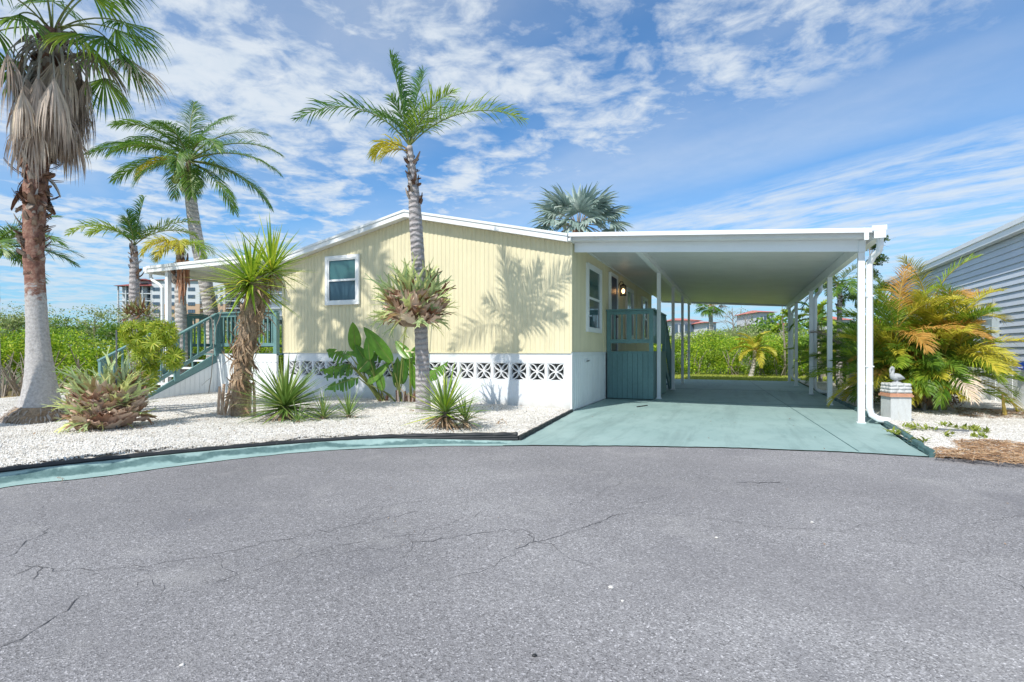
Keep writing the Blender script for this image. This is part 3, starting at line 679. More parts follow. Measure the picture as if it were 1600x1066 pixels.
# skirting of stucco with a band of pierced blocks
BZ0, BZ1 = .583, .919
SP = .3795; bx = [-.145-SP*i for i in range(18)]      # block right edges
mb = MB(); mb.box(-7.08,-.0,0.0,.14,-.05,BZ0); mb.box(-7.08,0,0.0,.14,BZ1,1.105)
prev = 0.
for b in bx: mb.box(b+.002, prev-.002 if prev else -.0, 0.0, .14, BZ0, BZ1); prev = b-.334
mb.box(-7.08, prev-.002, 0, .14, BZ0, BZ1)
mb.build('skirt_wall', M['stucco'], house)
mb = MB(); mb.box(-7.0,-.1,.142,.16,.5,1.0); mb.build('crawl_space_dark_sheet', M['crawl_dark'], house)  # dark coloured sheet standing in for the unlit crawl space behind the blocks
def block_mesh():
    mb = MB(); S = .330; h = S/2
    for q in ((-h,-h,h,-h+.009),(-h,h-.009,h,h),(-h,-h+.009,-h+.009,h-.009),(h-.009,-h+.009,h,h-.009)): mb.box(q[0],q[2],.0,.09,q[1],q[3])
    for sx in (-1,1):
        for sz in (-1,1):
            c = V((sx*(h-.004), 0, sz*(h-.004)))
            for sg in (-1,1):
                P = []; W = []
                for i in range(5):
                    t = i/4; p = c*(1-t)+V((0,0,0))*t; nrm = V((-sz, 0, sx)).normalized(); p = p+nrm*sg*.046*math.sin(PI*t); P.append(p); W.append(.0072)
                for i in range(4):
                    t = (P[i+1]-P[i]).normalized(); s = V((-t.z,0,t.x))
                    a0=P[i]-s*W[i]; a1=P[i]+s*W[i]; b0=P[i+1]-s*W[i+1]; b1=P[i+1]+s*W[i+1]; y0=V((0,.006,0)); y1=V((0,.085,0))
                    mb.hexa([a0+y1,b0+y1,b0+y0,a0+y0,a1+y1,b1+y1,b1+y0,a1+y0])
    mb.box(-.018,.018,.004,.086,-.018,.018)
    return mb.mesh('breeze_block', M['block'])
bm_ = block_mesh()
for b in bx: inst('breeze_block', bm_, house, Matrix.Translation((b-.167, .004, (BZ0+BZ1)/2)))
# grooved white skirting round the carport side
ribbed_panel(.0, 2.86, .03, 1.06, 'y', .004, .143, 'skirt', 'skirt_panel', depth=.008)
mb = MB(); mb.box(-.02,.012,-.004,.03,-.02,1.12); mb.build('skirt_corner', M['skirt'], house)
mb = MB(); mb.box(-.02,.02,.03,2.86,1.062,1.128); mb.build('skirt_cap', M['skirt'], house)
mb = MB(); mb.box(-.1,-.02,.05,10.6,-.02,1.1); mb.box(-7.06,-6.98,.2,10.6,-.02,1.1); mb.box(-7.06,-.1,10.56,10.6,-.02,1.1); mb.build('skirt_backing', M['skirt'], house)
mb = MB(); mb.box(.012,.03,.98,1.30,.955,.975); mb.box(.012,.03,.98,1.0,.93,.955); mb.box(.012,.03,1.28,1.30,.93,.955); mb.box(.014,.022,1.0,1.28,.932,.953, 1); mb.build('hatch_pull', [M['white'], M['dark']], house)
# windows
def window(x0, x1, z0, z1, axis, fr=.075, rail=.55, mats=('glass_up','glass_lo'), parent=house, surf=0.):
    def B(mb, a0, a1, d0, d1, z0, z1, mi=0):
        if axis == 'x': mb.box(a0, a1, surf-d1, surf-d0, z0, z1, mi)
        else: mb.box(surf+d0, surf+d1, a0, a1, z0, z1, mi)
    mb = MB(); B(mb,x0,x1,.0,.055,z0,z0+fr); B(mb,x0,x1,.0,.055,z1-fr,z1); B(mb,x0,x0+fr,.0,.055,z0+fr,z1-fr); B(mb,x1-fr,x1,.0,.055,z0+fr,z1-fr)
    w = mb.build('window', M['white'], parent)
    mb = MB(); i0, i1, j0, j1 = x0+fr, x1-fr, z0+fr, z1-fr; r = .028; zm = j0+(j1-j0)*(1-rail)
    B(mb,i0,i1,.002,.042,j0,j0+r); B(mb,i0,i1,.002,.042,j1-r,j1); B(mb,i0,i0+r,.002,.042,j0+r,j1-r); B(mb,i1-r,i1,.002,.042,j0+r,j1-r); B(mb,i0+r,i1-r,.002,.046,zm-.022,zm+.022)
    mb.build('sash', M['white'], w)
    for k, (a, b) in enumerate(((zm+.022, j1-r), (j0+r, zm-.022))):
        mb = MB(); B(mb, i0+r, i1-r, .004, .016, a, b); mb.build('pane', M[mats[k]], w)
    return w
window(-5.80,-4.86,2.19,3.30,'x', rail=.5)
window(1.08,2.32,1.55,2.98,'y', rail=.5)
window(5.45,6.55,1.50,2.95,'y', rail=.5, mats=('glass_sky','glass_dark'))
window(8.25,9.35,1.50,2.95,'y', rail=.5, mats=('glass_sky','glass_dark'))
# door on the porch
mb = MB()
for q in ((3.25,3.33,1.14,3.08),(4.08,4.16,1.14,3.08),(3.33,4.08,3.0,3.08)): mb.box(.0,.06,q[0],q[1],q[2],q[3])
dr = mb.build('door_frame', M['white'], house)
mb = MB(); mb.box(.0,.035,3.332,4.078,1.15,2.998); d_ = mb.build('door', M['navy'], house)
mb = MB(); mb.tube([(.035,4.02,2.02),(.085,4.02,2.02)],.018,8); mb.tube([(.085,4.02,2.02),(.085,3.92,2.02)],.012,8); mb.build('door_handle', M['iron'], d_)
mb = MB()
for z in (1.3,1.95,2.45): mb.box(.035,.041,3.42,3.99,z,z+.38 if z < 2 else z+.42)
mb.build('raised_panel', M['navy'], d_)
# roof of the home: two slopes with rake fascia
def slopes():
    for x0, x1 in ((-3.57,.02),(-7.15,-3.57)):
        for k in range(18):
            y0 = -.19+k*.61; y1 = y0+.603
            za, zb = RZ(x0)+.06, RZ(x1)+.06
            mb = MB(); mb.hexa([(x0,y0,za),(x1,y0,zb),(x1,y1,zb),(x0,y1,za),(x0,y0,za+.062),(x1,y0,zb+.062),(x1,y1,zb+.062),(x0,y1,za+.062)])
            mb.build('roof_panel', M['roofgrey'], house)
        mb = MB(); x1_ = x1 if x1 < 0 else -.02
        def fas(lo, hi, ya, yb):
            za, zb = RZ(x0), RZ(x1_); mb.hexa([(x0,ya,za+lo),(x1_,ya,zb+lo),(x1_,yb,zb+lo),(x0,yb,za+lo),(x0,ya,za+hi),(x1_,ya,zb+hi),(x1_,yb,zb+hi),(x0,yb,za+hi)])
        fas(-.015,.085,-.215,-.194); fas(.087,.135,-.232,-.194)
        mb.build('rake_fascia', M['white'], house)
        mb = MB(); za, zb = RZ(x0), RZ(x1_); mb.hexa([(x0,-.19,za),(x1_,-.19,zb),(x1_,-.002,zb),(x0,-.002,za),(x0,-.19,za+.02),(x1_,-.19,zb+.02),(x1_,-.002,zb+.02),(x0,-.002,za+.02)]); mb.build('soffit', M['soffit'], house)
    mb = MB(); mb.bar((.01,-.19,3.26),(.01,10.7,3.26),.05,.13); mb.build('eave_trim', M['white'], house)
    mb = MB(); mb.bar((-7.14,-.19,3.24),(-7.14,10.7,3.24),.05,.12); mb.build('eave_trim', M['white'], house)
slopes()
# wall lantern by the door, lit
ln = thing('wall_lantern', (.0,4.4,2.72), 'black lantern with a glowing bulb on the yellow wall beside the blue door', 'lamp')
mb = MB(); mb.tube([(.0,4.4,2.86),(.015,4.4,2.86)],.06,10); mb.tube([(.015,4.4,2.86),(.07,4.4,2.97),(.13,4.4,2.96),(.14,4.4,2.90)],.011,6); mb.build('bracket', M['iron'], ln)
mb = MB(); cx,cy,cz=.14,4.4,2.74
for sx in (-1,1):
    for sy in (-1,1): mb.bar((cx+sx*.062,cy+sy*.062,cz-.12),(cx+sx*.062,cy+sy*.062,cz+.11),.014,.014)
mb.box(cx-.075,cx+.075,cy-.075,cy+.075,cz-.145,cz-.12); mb.add([(cx-.085,cy-.085,cz+.11),(cx+.085,cy-.085,cz+.11),(cx+.085,cy+.085,cz+.11),(cx-.085,cy+.085,cz+.11),(cx,cy,cz+.18)],[(3,2,1,0),(0,1,4),(1,2,4),(2,3,4),(3,0,4)])
mb.build('frame', M['iron'], ln)
def lampmat():
    m, nt, b = base_nt('bulb_glow'); b.inputs['Emission Color'].default_value = (1,.55,.22,1); b.inputs['Emission Strength'].default_value = 9; b.inputs['Base Color'].default_value = (1,.7,.4,1); return m
mb = MB(); mb.tube([(cx,cy,cz-.08),(cx,cy,cz-.05),(cx,cy,cz),(cx,cy,cz+.04)],[.015,.035,.04,.012],8); mb.build('bulb', lampmat(), ln, True)

# ------------------------------------------------------------------ carport
cp = thing('carport', (3,6,0), 'white flat roofed aluminium carport over the teal driveway', 'carport')
CZ = lambda x: 3.345-.0665*x       # top of the roof
CY1 = 13.2
k = 0
while True:
    y0 = -.10+k*.61
    if y0 > CY1-.05: break
    y1 = min(y0+.604, CY1); x0, x1 = .03, 4.81
    mb = MB(); mb.hexa([(x0,y0,CZ(x0)-.13),(x1,y0,CZ(x1)-.13),(x1,y1,CZ(x1)-.13),(x0,y1,CZ(x0)-.13),(x0,y0,CZ(x0)-.03),(x1,y0,CZ(x1)-.03),(x1,y1,CZ(x1)-.03),(x0,y1,CZ(x0)-.03)])
    mb.build('roof_panel', M['soffit'], cp); k += 1
def slab(mb, x0, x1, ya, yb, lo, hi):
    mb.hexa([(x0,ya,CZ(x0)+lo),(x1,ya,CZ(x1)+lo),(x1,yb,CZ(x1)+lo),(x0,yb,CZ(x0)+lo),(x0,ya,CZ(x0)+hi),(x1,ya,CZ(x1)+hi),(x1,yb,CZ(x1)+hi),(x0,yb,CZ(x0)+hi)])
mb = MB(); slab(mb,-.005,4.83,-.19,-.105,-.06,0.0); slab(mb,-.005,4.83,-.205,-.191,-.075,-.045); mb.build('drip_edge', M['white'], cp)
mb = MB(); slab(mb,.03,4.655,.10,.145,-.315,-.132); mb.build('front_fascia', M['white'], cp)
mb = MB(); slab(mb,.03,4.81,CY1+.002,CY1+.05,-.2,0); mb.build('rear_fascia', M['white'], cp)
for bx_, lo in ((1.17,-.25),(4.70,-.30)):
    mb = MB(); z = CZ(bx_); mb.box(bx_-.045,bx_+.045,.15,CY1-.05,z+lo,z-.132); mb.box(bx_-.055,bx_+.055,.15,CY1-.05,z+lo-.014,z+lo-.001); mb.build('beam', M['white'], cp)
PL = [3.45,6.68,9.77,12.6]; PR = [.17,3.25,6.25,10.0,12.4]
for y in PL:
    mb = MB(); mb.box(1.17-.042,1.17+.042,y-.042,y+.042,.012,CZ(1.17)-.262); mb.box(1.17-.06,1.17+.06,y-.06,y+.06,.012,.03); mb.build('post', M['white'], cp)
for i, y in enumerate(PR):
    mb = MB(); mb.box(4.70-.045,4.70+.045,y-.045,y+.045,.012,CZ(4.70)-.32); mb.box(4.70-.06,4.70+.06,y-.055,y+.055,.012,.03)
    if i == 0: mb.box(4.655,4.745,.085,.175,CZ(4.70)-.32,CZ(4.70)-.135); mb.box(4.67,4.73,-.222,-.208,CZ(4.70)-.19,CZ(4.70)-.02)
    mb.build('post', M['white'], cp)
mb = MB(); gz = CZ(4.85)
mb.box(4.82,4.93,-.25,CY1,gz-.155,gz-.14); mb.box(4.915,4.93,-.25,CY1,gz-.14,gz-.005); mb.box(4.92,4.945,-.25,CY1,gz-.03,gz-.004); mb.box(4.82,4.915,-.25,-.235,gz-.14,gz-.01); mb.box(4.812,4.82,-.25,CY1,gz-.155,gz-.01); mb.build('gutter', M['white'], cp)
mb = MB(); mb.box(4.76,4.955,-.265,-.252,gz-.055,gz+.02); mb.box(4.79,4.94,-.262,-.251,gz-.17,gz-.056); mb.build('gutter_cap', M['white'], cp)
for y in (.10,6.33,12.5):
    mb = MB(); P = [(4.90,y-.2,gz-.15),(4.90,y-.2,gz-.26),(4.89,y-.16,gz-.34),(4.84,y-.05,gz-.40),(4.80,y,gz-.50),(4.80,y,gz-.62),(4.80,y,1.2),(4.80,y,.26),(4.83,y,.15),(4.92,y-.02,.09),(5.06,y-.06,.075)]
    mb.tube(P, .048, 8); mb.tube([(4.80,y,.62),(4.80,y,.66)],.052,8)
    for z in (.9,2.0): mb.box(4.75,4.855,y-.045,y+.045,z,z+.02)
    mb.build('downspout', M['white'], cp)

# ------------------------------------------------------------------ entry porch (teal)
po = thing('entry_porch', (.6,4.6,0), 'teal painted wooden entry porch with boarded skirt and railing under the carport', 'porch')
PX1 = 1.10; PY0 = 3.0; PY1 = 5.5; PZ = 1.13
mb = MB(); 
n = 9; w = (PX1-.02)/n
for i in range(n):
    mb = MB(); mb.box(.02+i*w+.003, .02+(i+1)*w-.003, PY0, PY0+.018, .03, PZ-.02); mb.build('skirt_board', M['teal'], po)
n = 20; w = (PY1-PY0)/n
for i in range(n):
    mb = MB(); mb.box(PX1-.018, PX1, PY0+.02+i*w+.003, PY0+.02+(i+1)*w-.003, .03, PZ-.02); mb.build('skirt_board', M['teal'], po)
mb = MB(); mb.box(.03,PX1-.02,PY0+.02,PY1-.02,.02,PZ-.05); mb.build('skirt_backing', M['dark'], po)
for i in range(11):
    mb = MB(); y = PY0-.01+i*.228; mb.box(.02,PX1+.01,y,y+.222,PZ-.02,PZ+.012); mb.build('floor_board', M['teal'], po)
for x, y in ((.06,PY0+.03),(PX1-.05,PY0+.03),(PX1-.05,PY1-.05)):
    mb = MB(); mb.box(x-.045,x+.045,y-.045,y+.045,PZ+.012,2.10); mb.build('post', M['tealrail'], po)
def rail(a, b, w, h, nm='rail', parent=po): 
    mb = MB(); mb.bar(a, b, w, h); return mb.build(nm, M['tealrail'], parent)
rail((.0,PY0+.03,2.12),(PX1+.04,PY0+.03,2.12),.14,.035,'handrail'); rail((.105,PY0+.03,2.055),(PX1-.095,PY0+.03,2.055),.035,.08); rail((.105,PY0+.03,1.38),(PX1-.095,PY0+.03,1.38),.035,.09)
rail((PX1-.05,PY0+.10,2.12),(PX1-.05,PY1,2.12),.14,.035,'handrail'); rail((PX1-.05,PY0+.075,2.055),(PX1-.05,PY1-.095,2.055),.035,.08); rail((PX1-.05,PY0+.075,1.38),(PX1-.05,PY1-.095,1.38),.035,.09)
for i in range(5):
    x = .20+i*.17
    mb = MB(); ww = .06 if i == 2 else .016; mb.box(x-ww,x+ww,PY0+.012,PY0+.028,1.33,2.10); mb.build('baluster', M['tealrail'], po)
for i in range(14):
    y = PY0+.2+i*.165; mb = MB(); mb.box(PX1-.032,PX1-.016,y-.016,y+.016,1.33,2.10); mb.build('baluster', M['tealrail'], po)
# steps down at the back of the porch
for k_ in range(5):
    z = PZ-.19*(k_+1); y = PY1+.28*k_; mb = MB(); mb.box(.10,PX1-.08,y,y+.30,z-.03,z+.01); mb.build('tread', M['teal'], po)
for x in (.07,PX1-.06):
    mb = MB(); mb.prism([(PY1,PZ),(PY1,PZ-.3),(PY1+1.35,-.0+.02),(PY1+1.62,.02),(PY1+1.62,.10)], 'x', x-.02, x+.02); mb.build('stringer', M['teal'], po)
rail((PX1-.05,PY1+.02,2.12),(PX1-.05,PY1+1.5,1.12),.09,.04,'handrail'); rail((PX1-.05,PY1+.02,1.42),(PX1-.05,PY1+1.5,.42),.035,.08)
mb = MB(); mb.box(PX1-.09,PX1-.01,PY1+1.46,PY1+1.54,.02,1.14); mb.build('post', M['tealrail'], po)
for i in range(8):
    y = PY1+.15+i*.165; z = 2.10-(y-PY1)*.676; mb = MB(); mb.box(PX1-.032,PX1-.016,y-.016,y+.016,z-.78,z); mb.build('baluster', M['tealrail'], po)

# ------------------------------------------------------------------ side porch on the left: roof, deck, stairs
sp_ = thing('side_porch', (-8.8,1.5,0), 'raised side porch with white roof, teal railing and white boarded skirt', 'porch')
SZ = lambda x: 3.30+.015*(x+7.15)*1.0 + .0   # top, dropping away from the house
SZ = lambda x: 3.32+.014*(x+7.15)
k = 0
while k < 8:
    y0 = -.75+k*.61; x0, x1 = -10.72, -7.18
    mb = MB(); mb.hexa([(x0,y0,SZ(x0)-.12),(x1,y0,SZ(x1)-.12),(x1,y0+.604,SZ(x1)-.12),(x0,y0+.604,SZ(x0)-.12),(x0,y0,SZ(x0)-.02),(x1,y0,SZ(x1)-.02),(x1,y0+.604,SZ(x1)-.02),(x0,y0+.604,SZ(x0)-.02)])
    mb.build('roof_panel', M['soffit'], sp_); k += 1
mb = MB()
def fz(lo, hi, ya, yb, x0=-10.75, x1=-7.12): mb.hexa([(x0,ya,SZ(x0)+lo),(x1,ya,SZ(x1)+lo),(x1,yb,SZ(x1)+lo),(x0,yb,SZ(x0)+lo),(x0,ya,SZ(x0)+hi),(x1,ya,SZ(x1)+hi),(x1,yb,SZ(x1)+hi),(x0,yb,SZ(x0)+hi)])
fz(-.16,-.07,-.79,-.752); fz(-.068,.0,-.81,-.752); mb.build('front_fascia', M['white'], sp_)
mb = MB(); mb.box(-10.87,-10.73,-.80,4.15,3.10,3.115); mb.box(-10.87,-10.855,-.80,4.15,3.115,3.25); mb.box(-10.855,-10.73,-.80,-.785,3.115,3.25); mb.box(-10.74,-10.728,-.8,4.15,3.115,3.27); mb.build('gutter', M['white'], sp_)
mb = MB(); mb.box(-10.24,-10.14,-.68,-.58,-.02,3.14); mb.build('post', M['white'], sp_)
mb = MB(); mb.box(-10.24,-10.14,3.9,4.0,-.02,3.14); mb.build('post', M['white'], sp_)
mb = MB(); mb.tube([(-10.80,-.66,3.10),(-10.80,-.66,3.02),(-10.72,-.66,2.93),(-10.45,-.66,2.80),(-10.36,-.66,2.72),(-10.36,-.66,2.6),(-10.36,-.66,.2),(-10.5,-.7,.05)],.038,8); mb.build('downspout', M['white'], sp_)
DX0, DX1, DY0, DY1, DZ = -10.15, -7.12, -.18, 3.9, 1.08
mb = MB(); mb.box(-9.07,DX1,DY0,DY0+.03,DZ-.19,DZ-.0); mb.build('skirt_cap', M['skirt'], sp_)
ribbed_panel(-9.07, -7.78, -.05, DZ-.192, 'x', DY0+.004, .12, 'skirt', 'skirt_panel', sp_, .01); ribbed_panel(-7.77, -7.12, -.05, DZ-.192, 'x', DY0+.004, .12, 'skirt', 'skirt_panel', sp_, .01)
mb = MB(); mb.box(-9.05,DX1,DY0+.03,DY0+.06,-.02,DZ-.01); mb.build('skirt_backing', M['skirt'], sp_)
for i in range(28):
    y = DY0+.01+i*.145; mb = MB(); mb.box(DX0,DX1,y,y+.139,DZ-.03,DZ+.005); mb.build('floor_board', M['teal'], sp_)
mb = MB(); 
for x, y in ((-10.1,.0),(-10.1,2),(-10.1,3.8),(-7.2,3.8)): mb.box(x-.05,x+.05,y-.05,y+.05,-.05,DZ-.03)
mb.build('footing_post', M['tealrail'], sp_)
for (x, y) in ((-9.02,DY0+.05),(-7.17,DY0+.05),(-10.1,DY0+.05),(-10.1,1.9),(-10.1,3.85),(-8.6,3.85),(-7.2,3.85)):
    mb = MB(); mb.box(x-.05,x+.05,y-.05,y+.05,DZ+.005,2.06); mb.build('post', M['tealrail'], sp_)
def railing(a, b, n, z0=1.30, z1=2.08, wide=()):
    a = V(a); b = V(b); rail((a.x,a.y,z1+.01),(b.x,b.y,z1+.01),.13,.035,'handrail',sp_); d = (b-a).normalized()*.055
    rail((a.x+d.x,a.y+d.y,z1-.055),(b.x-d.x,b.y-d.y,z1-.055),.035,.08,'rail',sp_); rail((a.x+d.x,a.y+d.y,z0),(b.x-d.x,b.y-d.y,z0),.035,.08,'rail',sp_)
    for i in range(n):
        p = a+(b-a)*((i+1)/(n+1)); mb = MB(); q = .055 if i in wide else .017; t = (b-a).normalized()
        mb.bar((p.x-.0,p.y,z0-.04),(p.x,p.y,z1-.02), .034 if i not in wide else .11, .02, up=V((-t.y,t.x,0))); mb.build('baluster', M['tealrail'], sp_)
railing((-9.02,DY0+.05,0),(-7.17,DY0+.05,0),13,wide=(4,))
railing((-10.1,DY0+.05,0),(-10.1,3.85,0),26,wide=(8,17)); railing((-10.1,3.85,0),(-7.2,3.85,0),20,wide=(6,13))
# the flight comes down towards the street
st = thing('porch_steps', (-9.55,-1.2,0), 'teal wooden steps with white treads and sloping handrails leading up to the side porch', 'steps')
SY1, SY0 = DY0, -1.95; NS = 6
for i in range(NS):
    z = DZ-.175*(i+1)+.02; y = SY1-.29*(i+1)
    mb = MB(); mb.box(-10.03,-9.12,y,y+.275,z-.035,z); mb.build('tread', M['skirt'], st)
for x in (-10.06,-9.09):
    mb = MB(); mb.prism([(SY1,DZ+.02),(SY1,DZ-.24),(SY0-.0,-.04),(SY0-.22,-.04),(SY0-.22,.02)], 'x', x-.022, x+.022); mb.build('stringer', M['tealrail'], st)
mb = MB(); mb.prism([(SY1+.03,DZ-.2),(SY1+.03,-.05),(SY0-.12,-.05),(SY0-.12,.03)], 'x', -9.062, -9.050); mb.build('side_skirt', M['skirt'], st)
for i in range(14):   # battens of the side skirt
    y = SY1-.06-i*.125; zt = .0+(y-(SY0-.12))/(SY1+.03-SY0+.12)*(DZ-.2-.03)+.01
    if zt > .06: mb = MB(); mb.box(-9.049,-9.043,y-.045,y+.045,-.05,zt); mb.build('skirt_batten', M['skirt'], st)
for x in (-10.08,-9.04):
    a = V((x,SY1-.02,2.07)); b = V((x,SY0-.35,.93))
    sl = (b.z-a.z)/(b.y-a.y)
    mb = MB(); mb.bar(a, b, .10, .04); mb.build('handrail', M['tealrail'], st)
    mb = MB(); mb.bar(a+V((0,-.05,-.78)), b+V((0,.08,-.74)), .035, .08); mb.build('rail', M['tealrail'], st)
    for t in (.0,.5,.97):
        p = a+(b-a)*t; mb = MB(); mb.box(x-.045,x+.045,p.y-.045,p.y+.045,max(-.02,p.z-1.05),p.z-.02); mb.build('post', M['tealrail'], st)
    for i in range(11):
        if i in (5,): continue
        p = a+(b-a)*((i+.8)/11.6); mb = MB(); mb.box(x-.012,x+.012,p.y-.017,p.y+.017,p.z-.80,p.z-.02); mb.build('baluster', M['tealrail'], st)
rail((-10.06,DY0+.05,2.09),(-10.06,DY0+.0,2.09),.1,.03,'rail',sp_)

# ------------------------------------------------------------------ neighbour's house on the right
nb = thing('neighbour_house', (10,8,0), 'neighbouring blue grey lap sided home with white skirting, seen past the areca palm', 'house')
NX = 8.2; NY0, NY1 = .6, 14
ze = 3.52
nbd = 18; hb = (ze-.95)/nbd
for i in range(nbd):
    z = .95+i*hb; mb = MB(); mb.prism([(NX-.032,z),(NX-.004,z+hb+.012),(NX+.03,z+hb+.012),(NX+.03,z)], 'y', NY0, NY1); mb.build('siding_board', M['lap'], nb)
    mb = MB(); mb.prism([(NY0-.022,z),(NY0-.004,z+hb+.012),(NY0+.03,z+hb+.012),(NY0+.03,z)], 'x', NX+.031, 15.2); mb.build('siding_board', M['lap'], nb)
mb = MB(); mb.box(NX+.032,15.2,NY0+.032,NY1,.0,ze); mb.build('wall', M['lap'], nb)
mb = MB(); mb.box(NX-.03,NX+.028,NY0-.03,NY0+.028,.94,ze); mb.build('corner_trim', M['white'], nb)
n = 34; w = (NY1-NY0)/n
for i in range(n):
    mb = MB(); y = NY0+i*w; mb.box(NX-.0+.012*(i%2),NX+.03,y+.002,y+w-.002,-.02,.92); mb.build('skirt_panel', M['skirt'], nb)
mb = MB(); mb.box(NX-.02,NX+.0,NY0,NY1,.922,.948); mb.build('skirt_cap', M['white'], nb)
mb = MB(); mb.hexa([(NX-.16,NY0-.4,ze+.05),(11.7,NY0-.4,ze+.95),(11.7,NY1+.3,ze+.95),(NX-.16,NY1+.3,ze+.05),(NX-.16,NY0-.4,ze+.15),(11.7,NY0-.4,ze+1.05),(11.7,NY1+.3,ze+1.05),(NX-.16,NY1+.3,ze+.15)]); mb.hexa([(11.7,NY0-.4,ze+.95),(15.6,NY0-.4,ze+.05),(15.6,NY1+.3,ze+.05),(11.7,NY1+.3,ze+.95),(11.7,NY0-.4,ze+1.05),(15.6,NY0-.4,ze+.15),(15.6,NY1+.3,ze+.15),(11.7,NY1+.3,ze+1.05)]); mb.build('roof', M['roofgrey'], nb)
mb = MB(); mb.box(NX-.18,NX-.033,NY0-.4,NY1+.3,ze-.005,ze+.015); mb.build('soffit', M['white'], nb)
mb = MB(); mb.box(NX-.21,NX-.181,NY0-.42,NY1+.3,ze-.01,ze+.20); mb.box(NX-.24,NX-.211,NY0-.42,NY1+.3,ze+.12,ze+.22); mb.build('fascia', M['white'], nb)
mb = MB(); mb.prism([(NX+.03,ze),(15.2,ze),(11.7,ze+.9)], 'y', NY0+.01, NY0+.05); mb.build('gable', M['lap'], nb)
mt = thing('electric_meter_box', (NX,5.2,1.5), 'grey electric meter box on the blue grey siding', 'meter box')
mb = MB(); mb.box(NX-.16,NX-.023,5.05,5.42,1.25,1.85); mb.build('case', M['meter'], mt)
mb = MB(); mb.tube([(NX-.16,5.23,1.62),(NX-.23,5.23,1.62)],.09,12); mb.build('meter', M['glass_sky'], mt)
mb = MB(); mb.tube([(NX-.09,5.35,1.25),(NX-.09,5.35,.2)],.022,8); mb.tube([(NX-.09,5.15,1.85),(NX-.09,5.15,2.3)],.025,8); mb.build('conduit', M['pvc'], mt)
bb = thing('hose_bracket', (NX,4.2,.9), 'bright blue plastic bracket on the white skirting of the grey house', 'bracket')
mb = MB(); mb.box(NX-.09,NX-.033,3.78,4.02,.78,.93); mb.build('back_plate', M['blue'], bb)
mb = MB(); mb.tube([(NX-.06,4.0,.82),(NX-.13,4.0,.82),(NX-.14,3.88,.82),(NX-.06,3.85,.82)],.02,6); mb.build('hook', M['blue'], bb)
# ================================================================== PLANTS
YAW = math.atan(348/850)
DPv = V((-math.sin(YAW), math.cos(YAW), 0)); RTv = V((math.cos(YAW), math.sin(YAW), 0)); UPv = V((0,0,1))
def at(x, y, d): return cam.location + (DPv + RTv*((x-800)/850) + UPv*((548-y)/850))*d
def dirv(az, el):
    """az in degrees: 0 to the right of the view, 90 away, 180 left, 270 towards the viewer"""
    a = R(az)+YAW; e = R(el); return V((math.cos(e)*math.cos(a), math.cos(e)*math.sin(a), math.sin(e)))
rnd = random.Random(21)
U = rnd.uniform
def pinnate(mb, o, az, el, L, bend, n=44, ll=.42, lw=.017, droop=.55, plum=.12, vee=.25, start=.14, rr=.014, azb=0., seg=3, prof=.55, lm=0, rm=1):
    N = 12; pts = [V(o)]; dirs = []
    for i in range(N):
        t = (i+.5)/N; e = el-bend*t**1.15; a = az+azb*t; dirs.append(dirv(a, e)); pts.append(pts[-1]+dirs[-1]*(L/N))
    mb.tube(pts, [rr*(1-.85*i/N) for i in range(N+1)], 4, mi=rm, cap=False)
    for i in range(n):
        t = start+(1-start)*(i+.5)/n; k = min(N-1, int(t*N)); f = t*N-k; p = pts[k].lerp(pts[k+1], f); d = dirs[k]
        side = d.cross(UPv)
        if side.length < .05: side = dirv(az+90, 0)
        side.normalize(); upv = side.cross(d).normalized()
        ln = ll*max(.15, math.sin(PI*(.10+.86*t)))**prof
        for s in (-1, 1):
            a = R(28+38*t)+rnd.gauss(0, .08)
            ld = side*(s*math.cos(a))+d*math.sin(a)+upv*(vee+rnd.gauss(0, plum)); ld.normalize()
            l = ln*U(.85, 1.1); w = d-ld*d.dot(ld); w.normalize(); wv = (w*.85+upv*.3*s).normalized()
            q = [p]; cd = ld
            for j in range(seg):
                cd = (cd+V((0,0,-1))*droop*(.25+.75*(j+1)/seg)*(.8+.4*rnd.random())/seg*1.6).normalized() if j else cd
                q.append(q[-1]+cd*(l/seg))
            ws = [lw*.5, lw, lw*.75, 0.0005] if seg == 3 else [lw*.6, lw, .0005]
            mb.strip(q, [wv]*len(q), ws, lm)
    return pts
def fan(mb, o, az, el, pet, Rf, n=26, spread=110, bend=30, fold=.35, tip=.6, rr=.014, dr=0., lm=0, rm=1, roll=0., pm=1.):
    N = 7; pts = [V(o)]; d = dirv(az, el)
    for i in range(N):
        t = (i+.5)/N; d = dirv(az, el-bend*t); pts.append(pts[-1]+d*(pet/N))
    mb.tube(pts, [rr*(1-.45*i/N) for i in range(N+1)], 4, mi=rm, cap=False)
    h = pts[-1]; side = d.cross(UPv)
    if side.length < .05: side = dirv(az+90, 0)
    side.normalize(); side = (Quaternion(d, R(roll)) @ side).normalized(); nv = side.cross(d).normalized()
    dth = 2*R(spread)/n
    for i in range(n):
        th = -R(spread)+dth*(i+.5)
        bd = (d*math.cos(th)+side*math.sin(th)+nv*(-abs(math.sin(th))*fold+.05)).normalized()
        l = Rf*(.72+.28*math.cos(th*.75))*U(.9, 1.08)
        q = [h]; cd = bd
        for j, fr in enumerate((.5, .27, .23)):
            g = tip*(0.15, .8, 1.5)[j]+dr
            cd = (cd+V((0,0,-1))*g*U(.6,1.2)+V((U(-1,1),U(-1,1),0))*.06).normalized(); q.append(q[-1]+cd*l*fr)
        wv = bd.cross(nv).normalized(); wv = (wv+nv*(.35 if i % 2 else -.35)).normalized()
        wm = l*.5*math.tan(dth/2)*1.08*pm
        mb.strip(q, [wv]*4, [.004, wm, wm*.55, .001], lm)
